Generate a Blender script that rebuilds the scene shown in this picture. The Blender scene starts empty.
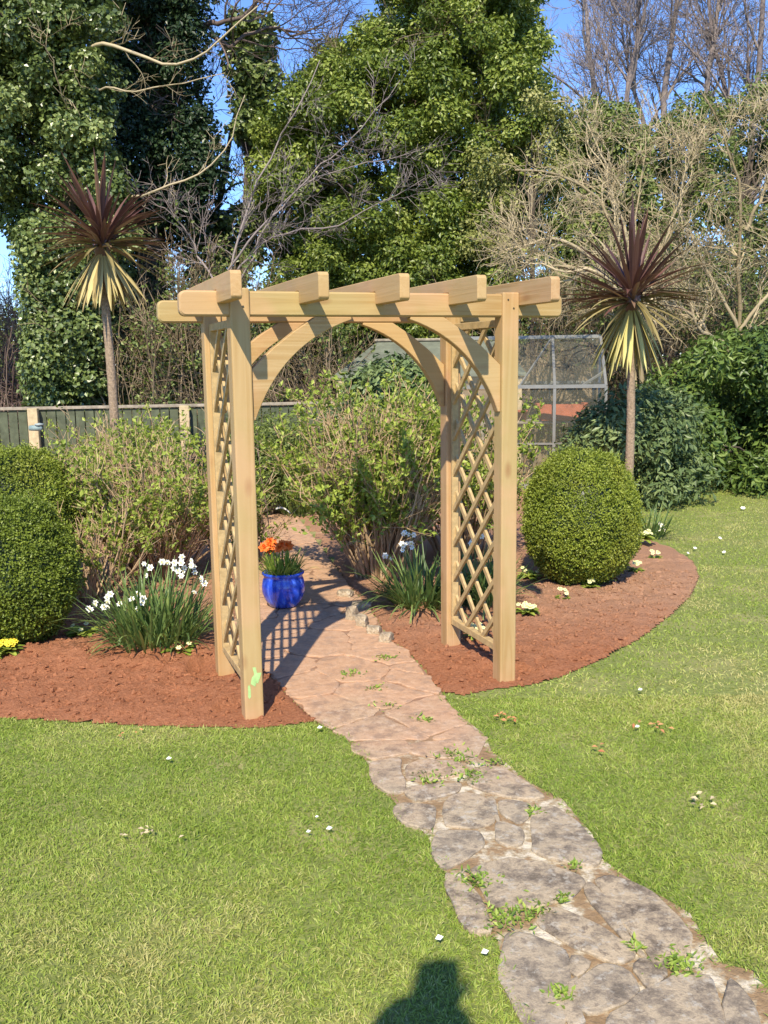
import bpy, bmesh, math, random
import numpy as np
from mathutils import Vector, Matrix
R = math.radians
scene = bpy.context.scene
COL = scene.collection
rng = np.random.default_rng(7)

# ------------------------------------------------------------------ camera
FPX, CX, CY, CAMH = 943.0, 384.0, 512.0, 1.65
PITCH, ROLL = R(9.25), R(0.75)
cd = bpy.data.cameras.new('camera'); cam = bpy.data.objects.new('camera', cd); COL.objects.link(cam)
cd.sensor_fit = 'VERTICAL'; cd.sensor_height = 24.0; cd.lens = 24.0 * FPX / 1024.0
cd.clip_start = 0.02; cd.clip_end = 2000
fw = np.array([0, math.cos(PITCH), -math.sin(PITCH)]); rt0 = np.array([1., 0, 0]); up0 = np.array([0, math.sin(PITCH), math.cos(PITCH)])
rt = rt0 * math.cos(ROLL) - up0 * math.sin(ROLL); up = up0 * math.cos(ROLL) + rt0 * math.sin(ROLL)
mw = Matrix(((rt[0], up[0], -fw[0], 0), (rt[1], up[1], -fw[1], 0), (rt[2], up[2], -fw[2], CAMH), (0, 0, 0, 1)))
cam.matrix_world = mw
scene.camera = cam
# ------------------------------------------------------------------ light
SUN_EL, SUN_AZ = 43.5, 188.0          # azimuth clockwise from +Y
w = bpy.data.worlds.new('World'); scene.world = w; w.use_nodes = True
wn = w.node_tree; bg = wn.nodes['Background']
sky = wn.nodes.new('ShaderNodeTexSky'); sky.sky_type = 'NISHITA'; sky.sun_disc = False
sky.sun_elevation = R(SUN_EL); sky.sun_rotation = R(SUN_AZ); sky.altitude = 900; sky.air_density = 1.0; sky.dust_density = 0.0; sky.ozone_density = 5.0
tint = wn.nodes.new('ShaderNodeMix'); tint.data_type = 'RGBA'; tint.blend_type = 'MULTIPLY'; tint.inputs[0].default_value = 1.0; tint.inputs[7].default_value = (0.80, 0.90, 1.12, 1)
wn.links.new(sky.outputs[0], tint.inputs[6]); wn.links.new(tint.outputs[2], bg.inputs[0]); bg.inputs[1].default_value = 0.15
sl = bpy.data.lights.new('sun', 'SUN'); sl.energy = 4.6; sl.angle = R(0.6); sl.color = (1, 0.895, 0.70)
so = bpy.data.objects.new('sun', sl); COL.objects.link(so)
sd = Vector((math.sin(R(SUN_AZ)) * math.cos(R(SUN_EL)), math.cos(R(SUN_AZ)) * math.cos(R(SUN_EL)), math.sin(R(SUN_EL))))
so.rotation_euler = sd.to_track_quat('Z', 'Y').to_euler()
vs = scene.view_settings; vs.view_transform = 'Standard'; vs.look = 'None'; vs.gamma = 1.0; vs.exposure = 0.62
scene.cycles.max_bounces = 6; scene.cycles.transparent_max_bounces = 8

# ------------------------------------------------------------------ helpers: picking points in space
def ray(x, y): return fw + rt * (x - CX) / FPX - up * (y - CY) / FPX
def gz(x, y, z=0.0):
    d = ray(x, y); return np.array([0, 0, CAMH]) + d * (z - CAMH) / d[2]
def aty(x, y, Y):
    d = ray(x, y); return np.array([0, 0, CAMH]) + d * Y / d[1]

def vnoise(P, seed=0):
    """value noise, P (N,3)"""
    P = np.asarray(P, float); i = np.floor(P).astype(np.int64); f = P - i; f = f * f * (3 - 2 * f)
    def h(a):
        n = (a[:, 0] * 73856093) ^ (a[:, 1] * 19349663) ^ (a[:, 2] * 83492791) ^ (seed * 2654435 + 1013)
        n = (n ^ (n >> 13)) * 1274126177; n = n & 0x7fffffff; n = (n ^ (n >> 16)) * 73244475 & 0x7fffffff
        return (n & 0xffff) / 65535.0
    r = 0
    for dx in (0, 1):
        for dy in (0, 1):
            for dz in (0, 1):
                wgt = (f[:, 0] if dx else 1 - f[:, 0]) * (f[:, 1] if dy else 1 - f[:, 1]) * (f[:, 2] if dz else 1 - f[:, 2])
                r = r + wgt * h(i + np.array([dx, dy, dz]))
    return r
def fbm(P, o=4, seed=0):
    a, s, t = 0.5, 0.0, 0.0; P = np.asarray(P, float)
    for k in range(o):
        s = s + a * vnoise(P * (2 ** k) + 17.3 * k, seed + k); t += a; a *= 0.5
    return s / t
def nz(v): return v / np.maximum(np.linalg.norm(v, axis=-1, keepdims=True), 1e-9)
def rv(n, r=None): return nz((r or rng).normal(size=(n, 3)))

def in_poly(P, poly):
    x, y = P[:, 0], P[:, 1]; c = np.zeros(len(P), bool); n = len(poly); j = n - 1
    for i in range(n):
        xi, yi = poly[i]; xj, yj = poly[j]
        m = ((yi > y) != (yj > y)) & (x < (xj - xi) * (y - yi) / ((yj - yi) or 1e-12) + xi); c ^= m; j = i
    return c
def d_poly(P, poly):
    P = P[:, :2]; d = np.full(len(P), 1e9); n = len(poly)
    for i in range(n):
        a = np.array(poly[i], float); b = np.array(poly[(i + 1) % n], float); ab = b - a
        t = np.clip(((P - a) @ ab) / max(ab @ ab, 1e-12), 0, 1); d = np.minimum(d, np.linalg.norm(P - a - t[:, None] * ab, axis=1))
    return d

# ------------------------------------------------------------------ helpers: meshes
class MB:
    def __init__(s): s.V = []; s.F = []; s.A = []; s.n = 0
    def add(s, V, F, rnd=None, mi=0):
        V = np.asarray(V, np.float32).reshape(-1, 3); F = np.asarray(F, np.int64)
        if rnd is None: rnd = np.full(len(V), 0.5)
        s.V.append(V); s.A.append(np.asarray(rnd, np.float32)); s.F.append((F + s.n, mi)); s.n += len(V); return s
    def addmesh(s, me, mat4=None, mi=0, rnd=0.5):
        pass
    def build(s, name, mats, parent=None, smooth=False):
        me = bpy.data.meshes.new(name)
        V = np.concatenate(s.V); me.vertices.add(len(V)); me.vertices.foreach_set('co', V.ravel())
        loops = np.concatenate([f.ravel() for f, _ in s.F]); cnt = np.concatenate([np.full(len(f), f.shape[1]) for f, _ in s.F])
        mi = np.concatenate([np.full(len(f), m) for f, m in s.F])
        me.loops.add(len(loops)); me.loops.foreach_set('vertex_index', loops.astype(np.int32))
        me.polygons.add(len(cnt)); me.polygons.foreach_set('loop_start', np.concatenate([[0], np.cumsum(cnt)[:-1]]).astype(np.int32))
        try: me.polygons.foreach_set('loop_total', cnt.astype(np.int32))
        except Exception: pass
        me.polygons.foreach_set('material_index', mi.astype(np.int32))
        me.polygons.foreach_set('use_smooth', np.full(len(cnt), bool(smooth)))
        at = me.attributes.new('rnd', 'FLOAT', 'POINT'); at.data.foreach_set('value', np.concatenate(s.A))
        me.update(calc_edges=True)
        for m in (mats if isinstance(mats, (list, tuple)) else [mats]): me.materials.append(m)
        o = bpy.data.objects.new(name, me); COL.objects.link(o)
        if parent: o.parent = parent
        return o

def tag(o, label=None, cat=None, group=None, kind=None):
    if label: o['label'] = label
    if cat: o['category'] = cat
    if group: o['group'] = group
    if kind: o['kind'] = kind
    return o
def thing(name, label, cat, loc=(0, 0, 0), rz=0, group=None):
    o = bpy.data.objects.new(name, None); COL.objects.link(o); o.location = loc; o.rotation_euler = (0, 0, rz)
    o.empty_display_size = 0.1
    return tag(o, label, cat, group)

def box_bm(x0, x1, y0, y1, z0, z1, bev=0.0, seg=2):
    bm = bmesh.new(); bmesh.ops.create_cube(bm, size=1)
    for v in bm.verts: v.co = Vector(((x0 + x1) / 2 + v.co.x * (x1 - x0), (y0 + y1) / 2 + v.co.y * (y1 - y0), (z0 + z1) / 2 + v.co.z * (z1 - z0)))
    if bev: bmesh.ops.bevel(bm, geom=bm.edges[:], offset=bev, segments=seg, affect='EDGES', profile=0.5)
    return bm
def bm_obj(name, bm, mat, parent=None, smooth=False):
    me = bpy.data.meshes.new(name); bm.to_mesh(me); bm.free(); me.materials.append(mat)
    if smooth:
        for p in me.polygons: p.use_smooth = True
    o = bpy.data.objects.new(name, me); COL.objects.link(o)
    if parent: o.parent = parent
    return o
def prism_bm(pts, a0, a1, axis='y', bev=0.0):
    """outline (u,v) extruded along axis: y -> (u, a, v); x -> (a,u,v); z -> (u,v,a)"""
    bm = bmesh.new(); f = (lambda u, v, a: (u, a, v)) if axis == 'y' else ((lambda u, v, a: (a, u, v)) if axis == 'x' else (lambda u, v, a: (u, v, a)))
    A = [bm.verts.new(f(u, v, a0)) for u, v in pts]; B = [bm.verts.new(f(u, v, a1)) for u, v in pts]
    bm.faces.new(A); bm.faces.new(B[::-1]); n = len(pts)
    for i in range(n): bm.faces.new((A[i], B[i], B[(i + 1) % n], A[(i + 1) % n]))
    bmesh.ops.recalc_face_normals(bm, faces=bm.faces)
    if bev: bmesh.ops.bevel(bm, geom=[e for e in bm.edges if e.calc_face_angle(0) > 0.5], offset=bev, segments=1, affect='EDGES')
    return bm
def join_bm(bms):
    out = bmesh.new()
    for b in bms:
        me = bpy.data.meshes.new('tmp'); b.to_mesh(me); b.free(); out.from_mesh(me); bpy.data.meshes.remove(me)
    return out
def lathe(prof, n=48):
    V = []; F = []
    for r, z in prof:
        for k in range(n): V.append((r * math.cos(2 * math.pi * k / n), r * math.sin(2 * math.pi * k / n), z))
    for i in range(len(prof) - 1):
        for k in range(n): F.append((i * n + k, i * n + (k + 1) % n, (i + 1) * n + (k + 1) % n, (i + 1) * n + k))
    return np.array(V), np.array(F)

# leaves: one folded diamond each
def leaves(mb, P, D, N, L, W, rnd, fold=0.15, mi=0):
    n = len(P); L = np.broadcast_to(L, n)[:, None]; W = np.broadcast_to(W, n)[:, None]
    D = nz(D); S = nz(np.cross(D, N)); N2 = np.cross(S, D)
    V = np.empty((n, 4, 3)); V[:, 0] = P; V[:, 1] = P + D * L * 0.48 + S * W / 2 + N2 * W * fold; V[:, 2] = P + D * L; V[:, 3] = P + D * L * 0.48 - S * W / 2 + N2 * W * fold
    mb.add(V, np.arange(n * 4).reshape(n, 4), np.repeat(rnd, 4), mi)
# long strap leaves bending under gravity
def strips(mb, P, D, L, W, droop, rnd, M=6, fold=0.25, tipw=0.05, basew=0.6, mi=0, side=None):
    n = len(P); L = np.broadcast_to(L, n); W = np.broadcast_to(W, n); droop = np.broadcast_to(droop, n)
    d = nz(np.array(D, float)); p = np.array(P, float); S = nz(np.cross(d, np.array([0, 0, 1.0])) + 1e-4) if side is None else side
    V = np.empty((n, M, 3, 3))
    for k in range(M):
        t = k / (M - 1); ww = (basew + (1 - basew) * math.sin(min(t * 2.2, 1) * math.pi / 2)) * (1 if t < 0.55 else max(tipw, 1 - ((t - 0.55) / 0.45) ** 1.5 * (1 - tipw)))
        Nn = nz(np.cross(S, d)); hw = (W * ww / 2)[:, None]
        V[:, k, 0] = p - S * hw + Nn * hw * fold; V[:, k, 1] = p; V[:, k, 2] = p + S * hw + Nn * hw * fold
        d = nz(d + np.array([0, 0, -1.0]) * (droop / (M - 1))[:, None] * (0.4 + 1.2 * t)); p = p + d * (L / (M - 1))[:, None]
    b = np.arange(n)[:, None, None] * (M * 3) + np.arange(M - 1)[None, :, None] * 3 + np.arange(2)[None, None, :]
    F = np.stack([b, b + 1, b + 4, b + 3], -1).reshape(-1, 4)
    mb.add(V, F, np.repeat(rnd, M * 3), mi)
def tubes(mb, P, Rr, sides=4, rnd=None, mi=0):
    n, M, _ = P.shape; T = np.empty_like(P); T[:, 1:-1] = P[:, 2:] - P[:, :-2]; T[:, 0] = P[:, 1] - P[:, 0]; T[:, -1] = P[:, -1] - P[:, -2]; T = nz(T)
    ref = np.where(np.abs(T[:, :1, 2:3]) > 0.8, np.array([1., 0, 0]), np.array([0, 0, 1.])); ref = np.broadcast_to(ref, T.shape)
    A = nz(np.cross(T, ref)); B = np.cross(T, A)
    a = np.arange(sides) * 2 * math.pi / sides
    V = P[:, :, None, :] + Rr[:, :, None, None] * (A[:, :, None, :] * np.cos(a)[None, None, :, None] + B[:, :, None, :] * np.sin(a)[None, None, :, None])
    i = np.arange(n)[:, None, None] * (M * sides) + np.arange(M - 1)[None, :, None] * sides; k = np.arange(sides)[None, None, :]; k2 = (k + 1) % sides
    F = np.stack([i + k, i + k2, i + sides + k2, i + sides + k], -1).reshape(-1, 4)
    if rnd is None: rnd = rng.random(n)
    mb.add(V, F, np.repeat(rnd, M * sides), mi)
def grow(p, d, L, r0, r1, M, wob, trop, g=None):
    g = g or rng; n = len(p); P = np.empty((n, M, 3)); p = np.array(p, float); d = nz(np.array(d, float)); L = np.broadcast_to(L, n)
    r0 = np.broadcast_to(r0, n); r1 = np.broadcast_to(r1, n)
    for k in range(M):
        P[:, k] = p; d = nz(d + g.normal(size=(n, 3)) * wob + np.array([0, 0, 1.0]) * trop); p = p + d * (L / (M - 1))[:, None]
    t = np.linspace(0, 1, M)[None, :]; return P, r0[:, None] * (1 - t) + r1[:, None] * t
def sprout(P, Rr, k, t0, t1, a0, a1, g=None):
    g = g or rng; n, M, _ = P.shape; idx = np.repeat(np.arange(n), k); t = g.uniform(t0, t1, len(idx)) * (M - 1); i = np.minimum(t.astype(int), M - 2); f = (t - i)[:, None]
    q = P[idx, i] * (1 - f) + P[idx, i + 1] * f; T = nz(P[idx, i + 1] - P[idx, i]); r = Rr[idx, i] * (1 - f[:, 0]) + Rr[idx, i + 1] * f[:, 0]
    pr = nz(np.cross(T, rv(len(idx), g))); a = g.uniform(R(a0), R(a1), len(idx))[:, None]
    return q, T * np.cos(a) + pr * np.sin(a), r, t / (M - 1)
def guide(pts, M, wob=0.03):
    P = np.array([aty(*q) for q in pts]); s = np.concatenate([[0], np.cumsum(np.linalg.norm(np.diff(P, axis=0), axis=1))]); u = np.linspace(0, s[-1], M)
    Q = np.stack([np.interp(u, s, P[:, j]) for j in range(3)], 1); 
    for _ in range(2): Q[1:-1] = 0.5 * Q[1:-1] + 0.25 * (Q[:-2] + Q[2:])
    W = np.cumsum(rng.normal(size=(M, 3)), 0); W -= np.linspace(0, 1, M)[:, None] * W[-1]; W[0] = 0; Q += W * wob * 0.45; return Q
def branching(mb, P, Rr, levels, mb2=None, minr=0.0025):
    """levels: (k, L, Lvar, a0,a1, M, wob, trop, rfac, t0). returns last generation"""
    cur, cr = P, Rr
    allP = [(P, Rr)]
    for (k, L, lv, a0, a1, M, wob, trop, rf, t0) in levels:
        q, d, r, t = sprout(cur, cr, k, t0, 0.98, a0, a1)
        LL = L * rng.uniform(1 - lv, 1 + lv, len(q)) * (1.15 - 0.5 * t); r0 = np.maximum(r * rf, minr); 
        cur, cr = grow(q, d, LL, r0, np.maximum(r0 * 0.35, minr * 0.6), M, wob, trop)
        tubes(mb2 or mb, cur, cr, 3 if r0.mean() < 0.012 else 5)
        allP.append((cur, cr))
    return allP
def px_clumps(poly, Y0, Y1, n, r0, r1):
    poly = np.array(poly, float); lo, hi = poly.min(0), poly.max(0); q = rng.uniform(lo, hi, (n * 60, 2)); q = q[in_poly(q, poly)]; out = [q[0]]; k = 1
    while len(out) < n:   # keep the clumps evenly spread through the crown
        c_ = q[(np.arange(7) + k) % len(q)]; k += 7; dd = np.min(np.linalg.norm(c_[:, None] - np.array(out)[None], axis=2), axis=1); out.append(c_[dd.argmax()])
    Y = rng.uniform(Y0, Y1, n)
    C = np.array([aty(q[0], q[1], y) for q, y in zip(out, Y)]); return C, rng.uniform(r0, r1, n)
def crown(mb, C, Rd, n, L, W, up_bias=0.35, droop=0.2, squash=0.8, fold=0.15, lv=0.35, outer=0.5):
    pr = Rd ** 2; idx = rng.choice(len(C), n, p=pr / pr.sum()); o = rv(n); f = rng.random(n) ** 0.5 * (1 - outer) + outer
    f = f * (1 + 0.35 * (fbm(o * 2.3 + idx[:, None] * 3.7, 2, 9) - 0.45) * 2); P = C[idx] + o * (Rd[idx] * f)[:, None] * np.array([1, 1, squash]) + rng.normal(size=(n, 3)) * 0.025
    N = nz(o + rv(n) * 0.7 + np.array([0, 0, up_bias])); D = nz(np.cross(N, rv(n)) + np.array([0, 0, -droop]) + o * 0.3)
    s = rng.uniform(1 - lv, 1 + lv, n)
    cr = rng.random(len(C)); rnd = np.clip(cr[idx] * 0.45 + rng.random(n) * 0.55, 0, 1)
    leaves(mb, P, D, N, L * s, W * s, rnd, fold); return P

# ------------------------------------------------------------------ materials
def newmat(name):
    m = bpy.data.materials.new(name); m.use_nodes = True; nt = m.node_tree; b = nt.nodes['Principled BSDF']; return m, nt, b
def ramp(nt, fac, cols, pos=None):
    r = nt.nodes.new('ShaderNodeValToRGB'); el = r.color_ramp.elements
    while len(el) < len(cols): el.new(0.5)
    for i, c in enumerate(cols):
        el[i].position = pos[i] if pos else i / (len(cols) - 1); el[i].color = (*c, 1)
    nt.links.new(fac, r.inputs[0]); return r.outputs[0]
def noise(nt, scale, detail=5, rough=0.6, vec=None, dist=0.0):
    t = nt.nodes.new('ShaderNodeTexNoise'); t.inputs['Scale'].default_value = scale; t.inputs['Detail'].default_value = detail; t.inputs['Roughness'].default_value = rough; t.inputs['Distortion'].default_value = dist
    if vec is not None: nt.links.new(vec, t.inputs['Vector'])
    return t.outputs['Fac']
def coords(nt, which='Object', scale=(1, 1, 1)):
    t = nt.nodes.new('ShaderNodeTexCoord'); m = nt.nodes.new('ShaderNodeMapping'); m.inputs['Scale'].default_value = scale; nt.links.new(t.outputs[which], m.inputs[0]); return m.outputs[0]
def mix(nt, fac, a, b, mode='MIX'):
    m = nt.nodes.new('ShaderNodeMix'); m.data_type = 'RGBA'; m.blend_type = mode
    for s, v in ((0, fac), (6, a), (7, b)):
        if isinstance(v, (int, float)): m.inputs[s].default_value = v
        elif isinstance(v, tuple): m.inputs[s].default_value = (*v, 1)
        else: nt.links.new(v, m.inputs[s])
    return m.outputs[2]
def mth(nt, op, a, b=0.0, c=None):
    m = nt.nodes.new('ShaderNodeMath'); m.operation = op
    for i, v in enumerate((a, b, c)):
        if v is None: continue
        if isinstance(v, (int, float)): m.inputs[i].default_value = v
        else: nt.links.new(v, m.inputs[i])
    return m.outputs[0]
def bump(nt, b, h, strength=0.5, dist=0.01):
    n = nt.nodes.new('ShaderNodeBump'); n.inputs['Strength'].default_value = strength; n.inputs['Distance'].default_value = dist; nt.links.new(h, n.inputs['Height']); nt.links.new(n.outputs[0], b.inputs['Normal'])
def attr(nt, name='rnd'):
    a = nt.nodes.new('ShaderNodeAttribute'); a.attribute_name = name; return a.outputs['Fac']
def leafmat(name, cols, rough=0.45, trans=0.25, spec=0.4, patch=0.0, pcol=(0.2, 0.2, 0.05), pscale=1.5):
    m, nt, b = newmat(name); c = ramp(nt, attr(nt), cols)
    if patch > 0:
        nf = ramp(nt, noise(nt, pscale, 3), [(0, 0, 0), (1, 1, 1)], [0.45, 0.65]); c = mix(nt, mth(nt, 'MULTIPLY', nf, patch), c, pcol)
    nt.links.new(c, b.inputs['Base Color']); b.inputs['Roughness'].default_value = rough; b.inputs['Specular IOR Level'].default_value = spec
    if trans > 0:
        t = nt.nodes.new('ShaderNodeBsdfTranslucent'); c2 = mix(nt, 0.5, c, (0.25, 0.35, 0.03)); 
        nt.links.new(c2 if trans >= 0.2 else c, t.inputs[0]); ms = nt.nodes.new('ShaderNodeMixShader'); ms.inputs[0].default_value = trans
        nt.links.new(b.outputs[0], ms.inputs[1]); nt.links.new(t.outputs[0], ms.inputs[2]); nt.links.new(ms.outputs[0], nt.nodes['Material Output'].inputs[0])
    return m
def flat(name, col, rough=0.7, var=0.15, scale=20, metal=0.0, bmp=0.0, spec=0.3):
    m, nt, b = newmat(name); v = coords(nt); nf = noise(nt, scale, 4, 0.6, v)
    c = ramp(nt, nf, [tuple(x * (1 - var) for x in col), tuple(min(1, x * (1 + var)) for x in col)], [0.3, 0.7]); nt.links.new(c, b.inputs['Base Color'])
    b.inputs['Roughness'].default_value = rough; b.inputs['Metallic'].default_value = metal; b.inputs['Specular IOR Level'].default_value = spec
    if bmp: bump(nt, b, nf, 0.6, bmp)
    return m
def woodmat(name, axis, base=(0.47, 0.335, 0.165), green=(0.42, 0.355, 0.15), dark=(0.40, 0.24, 0.10), grain=1.0):
    m, nt, b = newmat(name)
    sc = [14.0, 14.0, 14.0]; sc[axis] = 0.55
    t = nt.nodes.new('ShaderNodeTexCoord'); oi = nt.nodes.new('ShaderNodeObjectInfo')
    off = nt.nodes.new('ShaderNodeVectorMath'); off.operation = 'MULTIPLY_ADD'; nt.links.new(oi.outputs['Random'], off.inputs[0]); off.inputs[1].default_value = (7.3, 5.1, 9.7); nt.links.new(t.outputs['Object'], off.inputs[2])
    mp = nt.nodes.new('ShaderNodeMapping'); mp.inputs['Scale'].default_value = sc; nt.links.new(off.outputs[0], mp.inputs[0]); v = mp.outputs[0]
    g1 = noise(nt, 1.0, 3, 0.55, v, 0.9); rings = mth(nt, 'FRACT', mth(nt, 'MULTIPLY', g1, 4.5)); rg = mth(nt, 'PINGPONG', rings, 0.5)
    c1 = mix(nt, mth(nt, 'MULTIPLY', rg, 1.7 * grain), base, tuple(x * f for x, f in zip(base, (0.72, 0.60, 0.42))))
    g2 = noise(nt, 0.9, 2, 0.5, off.outputs[0]); c2 = mix(nt, ramp(nt, g2, [(0, 0, 0), (1, 1, 1)], [0.4, 0.62]), c1, mix(nt, 0.6, c1, green))
    fine = noise(nt, 9.0, 3, 0.7, v); c3 = mix(nt, mth(nt, 'MULTIPLY', fine, 0.42), c2, dark)
    # knots
    sk = [9.0, 9.0, 9.0]; sk[axis] = 4.0
    mk = nt.nodes.new('ShaderNodeMapping'); mk.inputs['Scale'].default_value = sk; nt.links.new(off.outputs[0], mk.inputs[0])
    vo = nt.nodes.new('ShaderNodeTexVoronoi'); vo.inputs['Scale'].default_value = 1.0; vo.inputs['Randomness'].default_value = 1.0; nt.links.new(mk.outputs[0], vo.inputs['Vector'])
    kf = ramp(nt, vo.outputs['Distance'], [(1, 1, 1), (0.5, 0.5, 0.5), (0, 0, 0)], [0.0, 0.13, 0.22]); c4 = mix(nt, mth(nt, 'MULTIPLY', kf, 0.85), c3, (0.26, 0.12, 0.05))
    st = ramp(nt, noise(nt, 2.2, 3, 0.6, off.outputs[0]), [(0, 0, 0), (1, 1, 1)], [0.48, 0.60]); c4 = mix(nt, mth(nt, 'MULTIPLY', st, 0.45), c4, (0.56, 0.33, 0.19))
    pr = nt.nodes.new('ShaderNodeClamp'); nt.links.new(mth(nt, 'MULTIPLY', mth(nt, 'SUBTRACT', oi.outputs['Random'], 0.35), 0.75), pr.inputs[0]); pale = mix(nt, pr.outputs[0], c4, (0.58, 0.36, 0.17))
    nt.links.new(pale, b.inputs['Base Color']); b.inputs['Roughness'].default_value = 0.62; b.inputs['Specular IOR Level'].default_value = 0.3
    bump(nt, b, mth(nt, 'ADD', rg, mth(nt, 'MULTIPLY', fine, 0.6)), 0.35, 0.002)
    return m
WX, WY, WZ = woodmat('wood_x', 0), woodmat('wood_y', 1), woodmat('wood_z', 2)
WL = flat('lattice_wood', (0.46, 0.33, 0.16), 0.65, 0.22, 30)
BARK = flat('bark', (0.10, 0.078, 0.06), 0.9, 0.4, 12, bmp=0.02)
def twigmat(name, a, b_): return leafmat(name, [a, b_], 0.8, 0.0, 0.2)
TW_DARK = twigmat('twig_dark', (0.07, 0.05, 0.045), (0.20, 0.15, 0.13))
TW_GREY = twigmat('twig_grey', (0.16, 0.13, 0.13), (0.30, 0.25, 0.23))
TW_TAN = twigmat('twig_tan', (0.24, 0.19, 0.11), (0.50, 0.41, 0.26))
TW_STEM = twigmat('stem_tan', (0.28, 0.18, 0.10), (0.58, 0.42, 0.26))
TW_PURPLE = twigmat('twig_purple', (0.13, 0.085, 0.08), (0.28, 0.20, 0.17))
TW_BROWN = twigmat('twig_brown', (0.12, 0.085, 0.05), (0.30, 0.23, 0.15))
L_IVY = leafmat('ivy_leaf', [(0.04, 0.065, 0.018), (0.13, 0.18, 0.045), (0.34, 0.40, 0.14)], 0.35, 0.15, 0.6)  # background leaf colours raised to imitate lifted shade; palest ivy stop paints highlights
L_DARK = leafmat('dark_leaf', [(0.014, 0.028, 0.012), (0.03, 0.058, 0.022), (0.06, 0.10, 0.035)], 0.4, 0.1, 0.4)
L_HOLM = leafmat('evergreen_leaf', [(0.055, 0.085, 0.014), (0.16, 0.215, 0.03), (0.36, 0.41, 0.09)], 0.4, 0.2, 0.45)
L_CREAM = leafmat('cream_leaf', [(0.10, 0.13, 0.03), (0.28, 0.29, 0.08), (0.50, 0.47, 0.20)], 0.5, 0.2)
L_MID = leafmat('mid_leaf', [(0.06, 0.095, 0.022), (0.15, 0.20, 0.045), (0.28, 0.32, 0.10)], 0.5, 0.2)
L_FRESH = leafmat('fresh_leaf', [(0.13, 0.18, 0.028), (0.27, 0.355, 0.05), (0.44, 0.51, 0.09)], 0.5, 0.3)
L_BOX = leafmat('box_leaf', [(0.09, 0.125, 0.012), (0.20, 0.255, 0.028), (0.32, 0.37, 0.05)], 0.45, 0.2, patch=0.25, pcol=(0.34, 0.30, 0.05), pscale=2.5)
L_BOXD = leafmat('box_leaf_dark', [(0.07, 0.10, 0.012), (0.15, 0.205, 0.024), (0.25, 0.31, 0.04)], 0.45, 0.2)
L_RHODO = leafmat('rhododendron_leaf', [(0.035, 0.065, 0.015), (0.09, 0.15, 0.028), (0.21, 0.28, 0.06)], 0.42, 0.12, 0.4)
L_BLUE = leafmat('bluegreen_leaf', [(0.05, 0.085, 0.03), (0.12, 0.175, 0.06), (0.24, 0.30, 0.11)], 0.45, 0.12, 0.4)
L_DAFF = leafmat('daffodil_leaf', [(0.06, 0.11, 0.035), (0.13, 0.21, 0.055), (0.26, 0.34, 0.10)], 0.45, 0.25)
L_GRASSY = leafmat('strap_leaf', [(0.12, 0.20, 0.03), (0.24, 0.36, 0.05), (0.42, 0.50, 0.10)], 0.45, 0.3)
L_CORD = leafmat('cordyline_leaf', [(0.06, 0.028, 0.028), (0.16, 0.075, 0.058), (0.34, 0.22, 0.13)], 0.35, 0.08, 0.5)
L_CORDG = leafmat('cordyline_leaf_olive', [(0.10, 0.08, 0.03), (0.22, 0.18, 0.07), (0.34, 0.28, 0.12)], 0.4, 0.1, 0.4)
L_DEAD = leafmat('dead_leaf', [(0.28, 0.20, 0.08), (0.48, 0.38, 0.15), (0.62, 0.52, 0.24)], 0.6, 0.15, 0.3)
L_DEADY = leafmat('dead_leaf_yellow', [(0.16, 0.12, 0.05), (0.42, 0.35, 0.12), (0.60, 0.54, 0.20)], 0.6, 0.15, 0.3)
L_GRASS = leafmat('grass_blade', [(0.13, 0.20, 0.025), (0.23, 0.33, 0.045), (0.35, 0.43, 0.08), (0.52, 0.48, 0.19)], 0.5, 0.25, 0.35)
M_WHITE = flat('petal_white', (0.85, 0.85, 0.78), 0.6, 0.05)
M_CUP = flat('petal_cream', (0.80, 0.72, 0.38), 0.6, 0.1)
M_YELLOW = flat('petal_yellow', (0.80, 0.66, 0.06), 0.6, 0.1)
M_PRIM = flat('primrose_petal', (0.82, 0.80, 0.42), 0.6, 0.1)
M_ORANGE = flat('petal_orange', (0.78, 0.16, 0.02), 0.55, 0.2, 60)

# ------------------------------------------------------------------ ground
def grid_mesh(name, x0, x1, y0, y1, st, zf, mat, keep=None, kind='structure'):
    xs = np.arange(x0, x1 + st, st); ys = np.arange(y0, y1 + st, st); X, Y = np.meshgrid(xs, ys); P = np.stack([X.ravel(), Y.ravel()], 1)
    nx, ny = len(xs), len(ys); i = np.arange(nx * ny).reshape(ny, nx); F = np.stack([i[:-1, :-1], i[:-1, 1:], i[1:, 1:], i[1:, :-1]], -1).reshape(-1, 4)
    if keep is not None: k = keep(P); F = F[k[F].all(1)]
    used = np.unique(F); remap = -np.ones(nx * ny, int); remap[used] = np.arange(len(used)); P = P[used]; F = remap[F]
    V = np.c_[P, zf(P)]; mb = MB(); mb.add(V, F); o = mb.build(name, mat, smooth=True); o['kind'] = kind; return o
def G(pts): return [tuple(gz(x, y)[:2]) for x, y in pts]

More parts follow.
